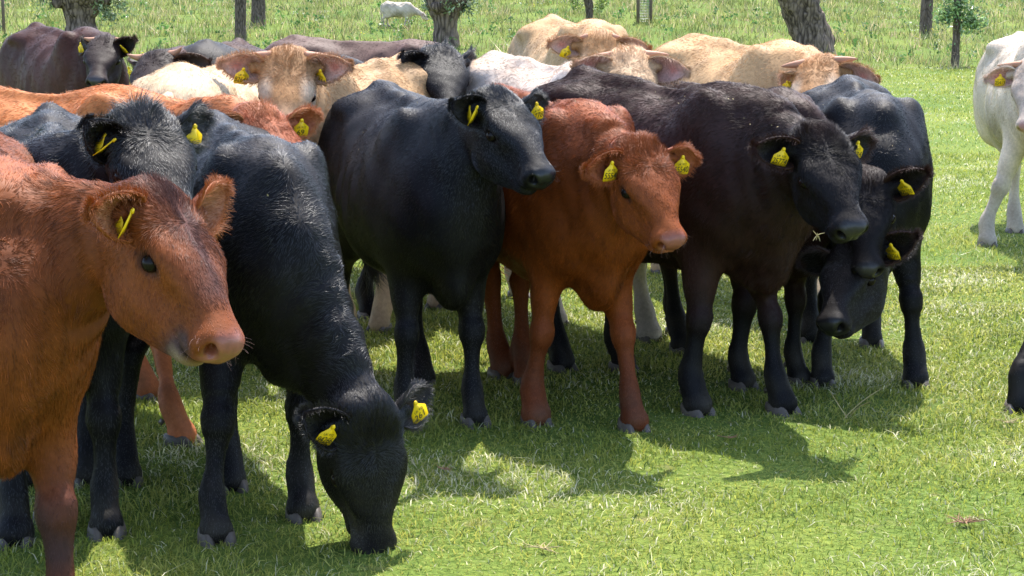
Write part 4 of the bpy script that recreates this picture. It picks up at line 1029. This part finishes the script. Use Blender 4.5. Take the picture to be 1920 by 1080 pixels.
C('R', 'red_cow', coat='red', hairs=80000, tuft=.8, curly=.5, h_head=.0065, flecks=8, tags=[(-1, '5554', .0, .45, 0., .45), (1, '55540', .0, .46, 0.)],
  label='bright red calf in the centre with pink nose, tag 55540')
C('S', 'brown_black_cow', coat='brownblack', hairs=85000, hair_len=1.25, tuft=.8, curly=.5, h_head=.0065, flecks=40, tags=[(-1, '25774', .0, .45, .1, .5), (1, '5774', .0, .30, 0.)],
  label='big shaggy brown-black cow with straw hanging from its mouth, tag 25774')
C('T', 'black_cow', coat='brownblack', hairs=42000, tuft=.6, curly=.6, h_head=.0075, tags=[(1, '825750', .0, .5, -.2)], label='black cow looking out behind the brown-black cow, tag 825750')
C('V', 'black_cow', coat='blackedge', hairs=60000, hair_len=.85, tuft=.3, h_head=.0075, flecks=24, tags=[(1, '794266', .0, .5, 0.)], label='black cow at right with lowered head and shiny withers, tag 794266')
C('U', 'cream_cow', coat='cream', hairs=36000, horn=.125, hornc=.0, tuft=.6, curly=.9, **mid, tags=[(-1, '', .0, .45, .3)], label='cream horned cow with tan curly poll in front of the leaning trunk')
C('W', 'white_cow', coat='white', hairs=30000, horn=.15, hornc=.1, tuft=.4, **mid, tags=[(-1, '25413', .0, .55, 0.)], label='white horned cow cut off by the right edge of the picture')
C('X', 'black_cow', coat='black', hairs=8000, **mid, label='black cow whose single foreleg shows at the right edge')

# ------------------------------------------------------------------ far sheep
def sheep(k, x, y, yaw, label):
    P = dict(loc=[x, y, float(gz(x, y))], yaw=yaw, S=.70, hs=.55, poll=[.48, 0, .42], F=[.55, 0, -.83], U=[.83, 0, .55], earL=[0, 1, -.3], earR=[0, -1, -.3], hooves=[[.05, .09], [-.02, -.09], [-.52, .09], [-.6, -.09]])
    o = build_cow(k, P, 'sheep', coat='white', hairs=1500, h_head=.012, h_body=.02, label=label, group='shorn sheep on the bank'); o['category'] = 'sheep'; return o
sheep('Y', px(765, 48.5), 48.5, -8, 'shorn white sheep grazing in the dry grass on the bank')
sheep('Z', px(800, 56), 56, -165, 'pale shorn sheep half hidden behind the pollard trunk at the top edge')

# ------------------------------------------------------------------ wisps, dead leaves
M_DEAD = simple('dead_leaf', (.30, .17, .10), .8, .2, .35, 50.)
def wisp(name, label, cat, loc, n, size, m, seed, up=.3, drop=False):
    r = np.random.default_rng(seed); parts = []
    for _ in range(n):
        a = r.uniform(0, 6.28); L = size * r.uniform(.5, 1); d0 = np.array([math.cos(a), math.sin(a) * .7, r.uniform(.1, up)]);
        if drop: d0 = np.array([r.uniform(-.6, .9), r.uniform(-.3, .2), r.uniform(-1, .5)])
        b = np.array([r.normal() * size * .12, r.normal() * size * .12, .004]); k = unit(r.normal(size=3)) * .35
        P = [b + (d0 * t + k * t * t) * L for t in np.linspace(0, 1, 6)]
        if not drop: P = [np.array([p[0], p[1], max(p[2], .004) + .012]) for p in P]
        parts.append(tube(P, [.0016, .0018, .0016, .0014, .0011, .0006], 5, False))
    v, f = join(parts); o = mesh_obj(name, v, f, m); o.location = loc; tag(o, label, cat); return o
def gpt(u, v_):
    th = math.atan(525 / 3200.); dy = math.cos(th) - math.sin(th) * (540 - v_) / 3200. * -1 if False else None
    X = (u - 960) / 3200.; Yu = (540 - v_) / 3200.; d = np.array([X, math.cos(th) + Yu * math.sin(th), -math.sin(th) + Yu * math.cos(th)]); t = -1.62 / d[2]; return (float(d[0] * t), float(d[1] * t), 0.0)
wisp('straw', 'pale straw stems lying in the grass at bottom centre', 'straw', gpt(1020, 1038), 12, .07, M_STRAW, 1)
wisp('dead_grass', 'brown dead grass clump lying at lower right', 'dead grass', gpt(1812, 988), 26, .07, M_DEAD, 2)
wisp('dead_grass', 'small pinkish dry tuft right of the grazing muzzle', 'dead grass', gpt(832, 887), 16, .04, M_DEAD, 3)
wisp('dead_leaf', 'small brown withered leaf in the shade before the brown-black cow', 'dead leaf', gpt(1366, 828), 10, .04, M_DEAD, 4)
wisp('straw', 'thin curved grass stalk standing in shade below the lowered black head', 'grass stalk', gpt(1592, 790), 3, .16, M_STRAW, 5, 1.6)
wisp('straw', 'loose straw wisps near the right edge of the pasture', 'straw', gpt(1890, 800), 8, .06, M_STRAW, 6)
wisp('grass_wisp', 'small bunch of dry grass hanging from the mouth of the brown-black cow', 'grass wisp', (1.105, 6.13, .803), 9, .042, M_STRAW, 7, .3, True)
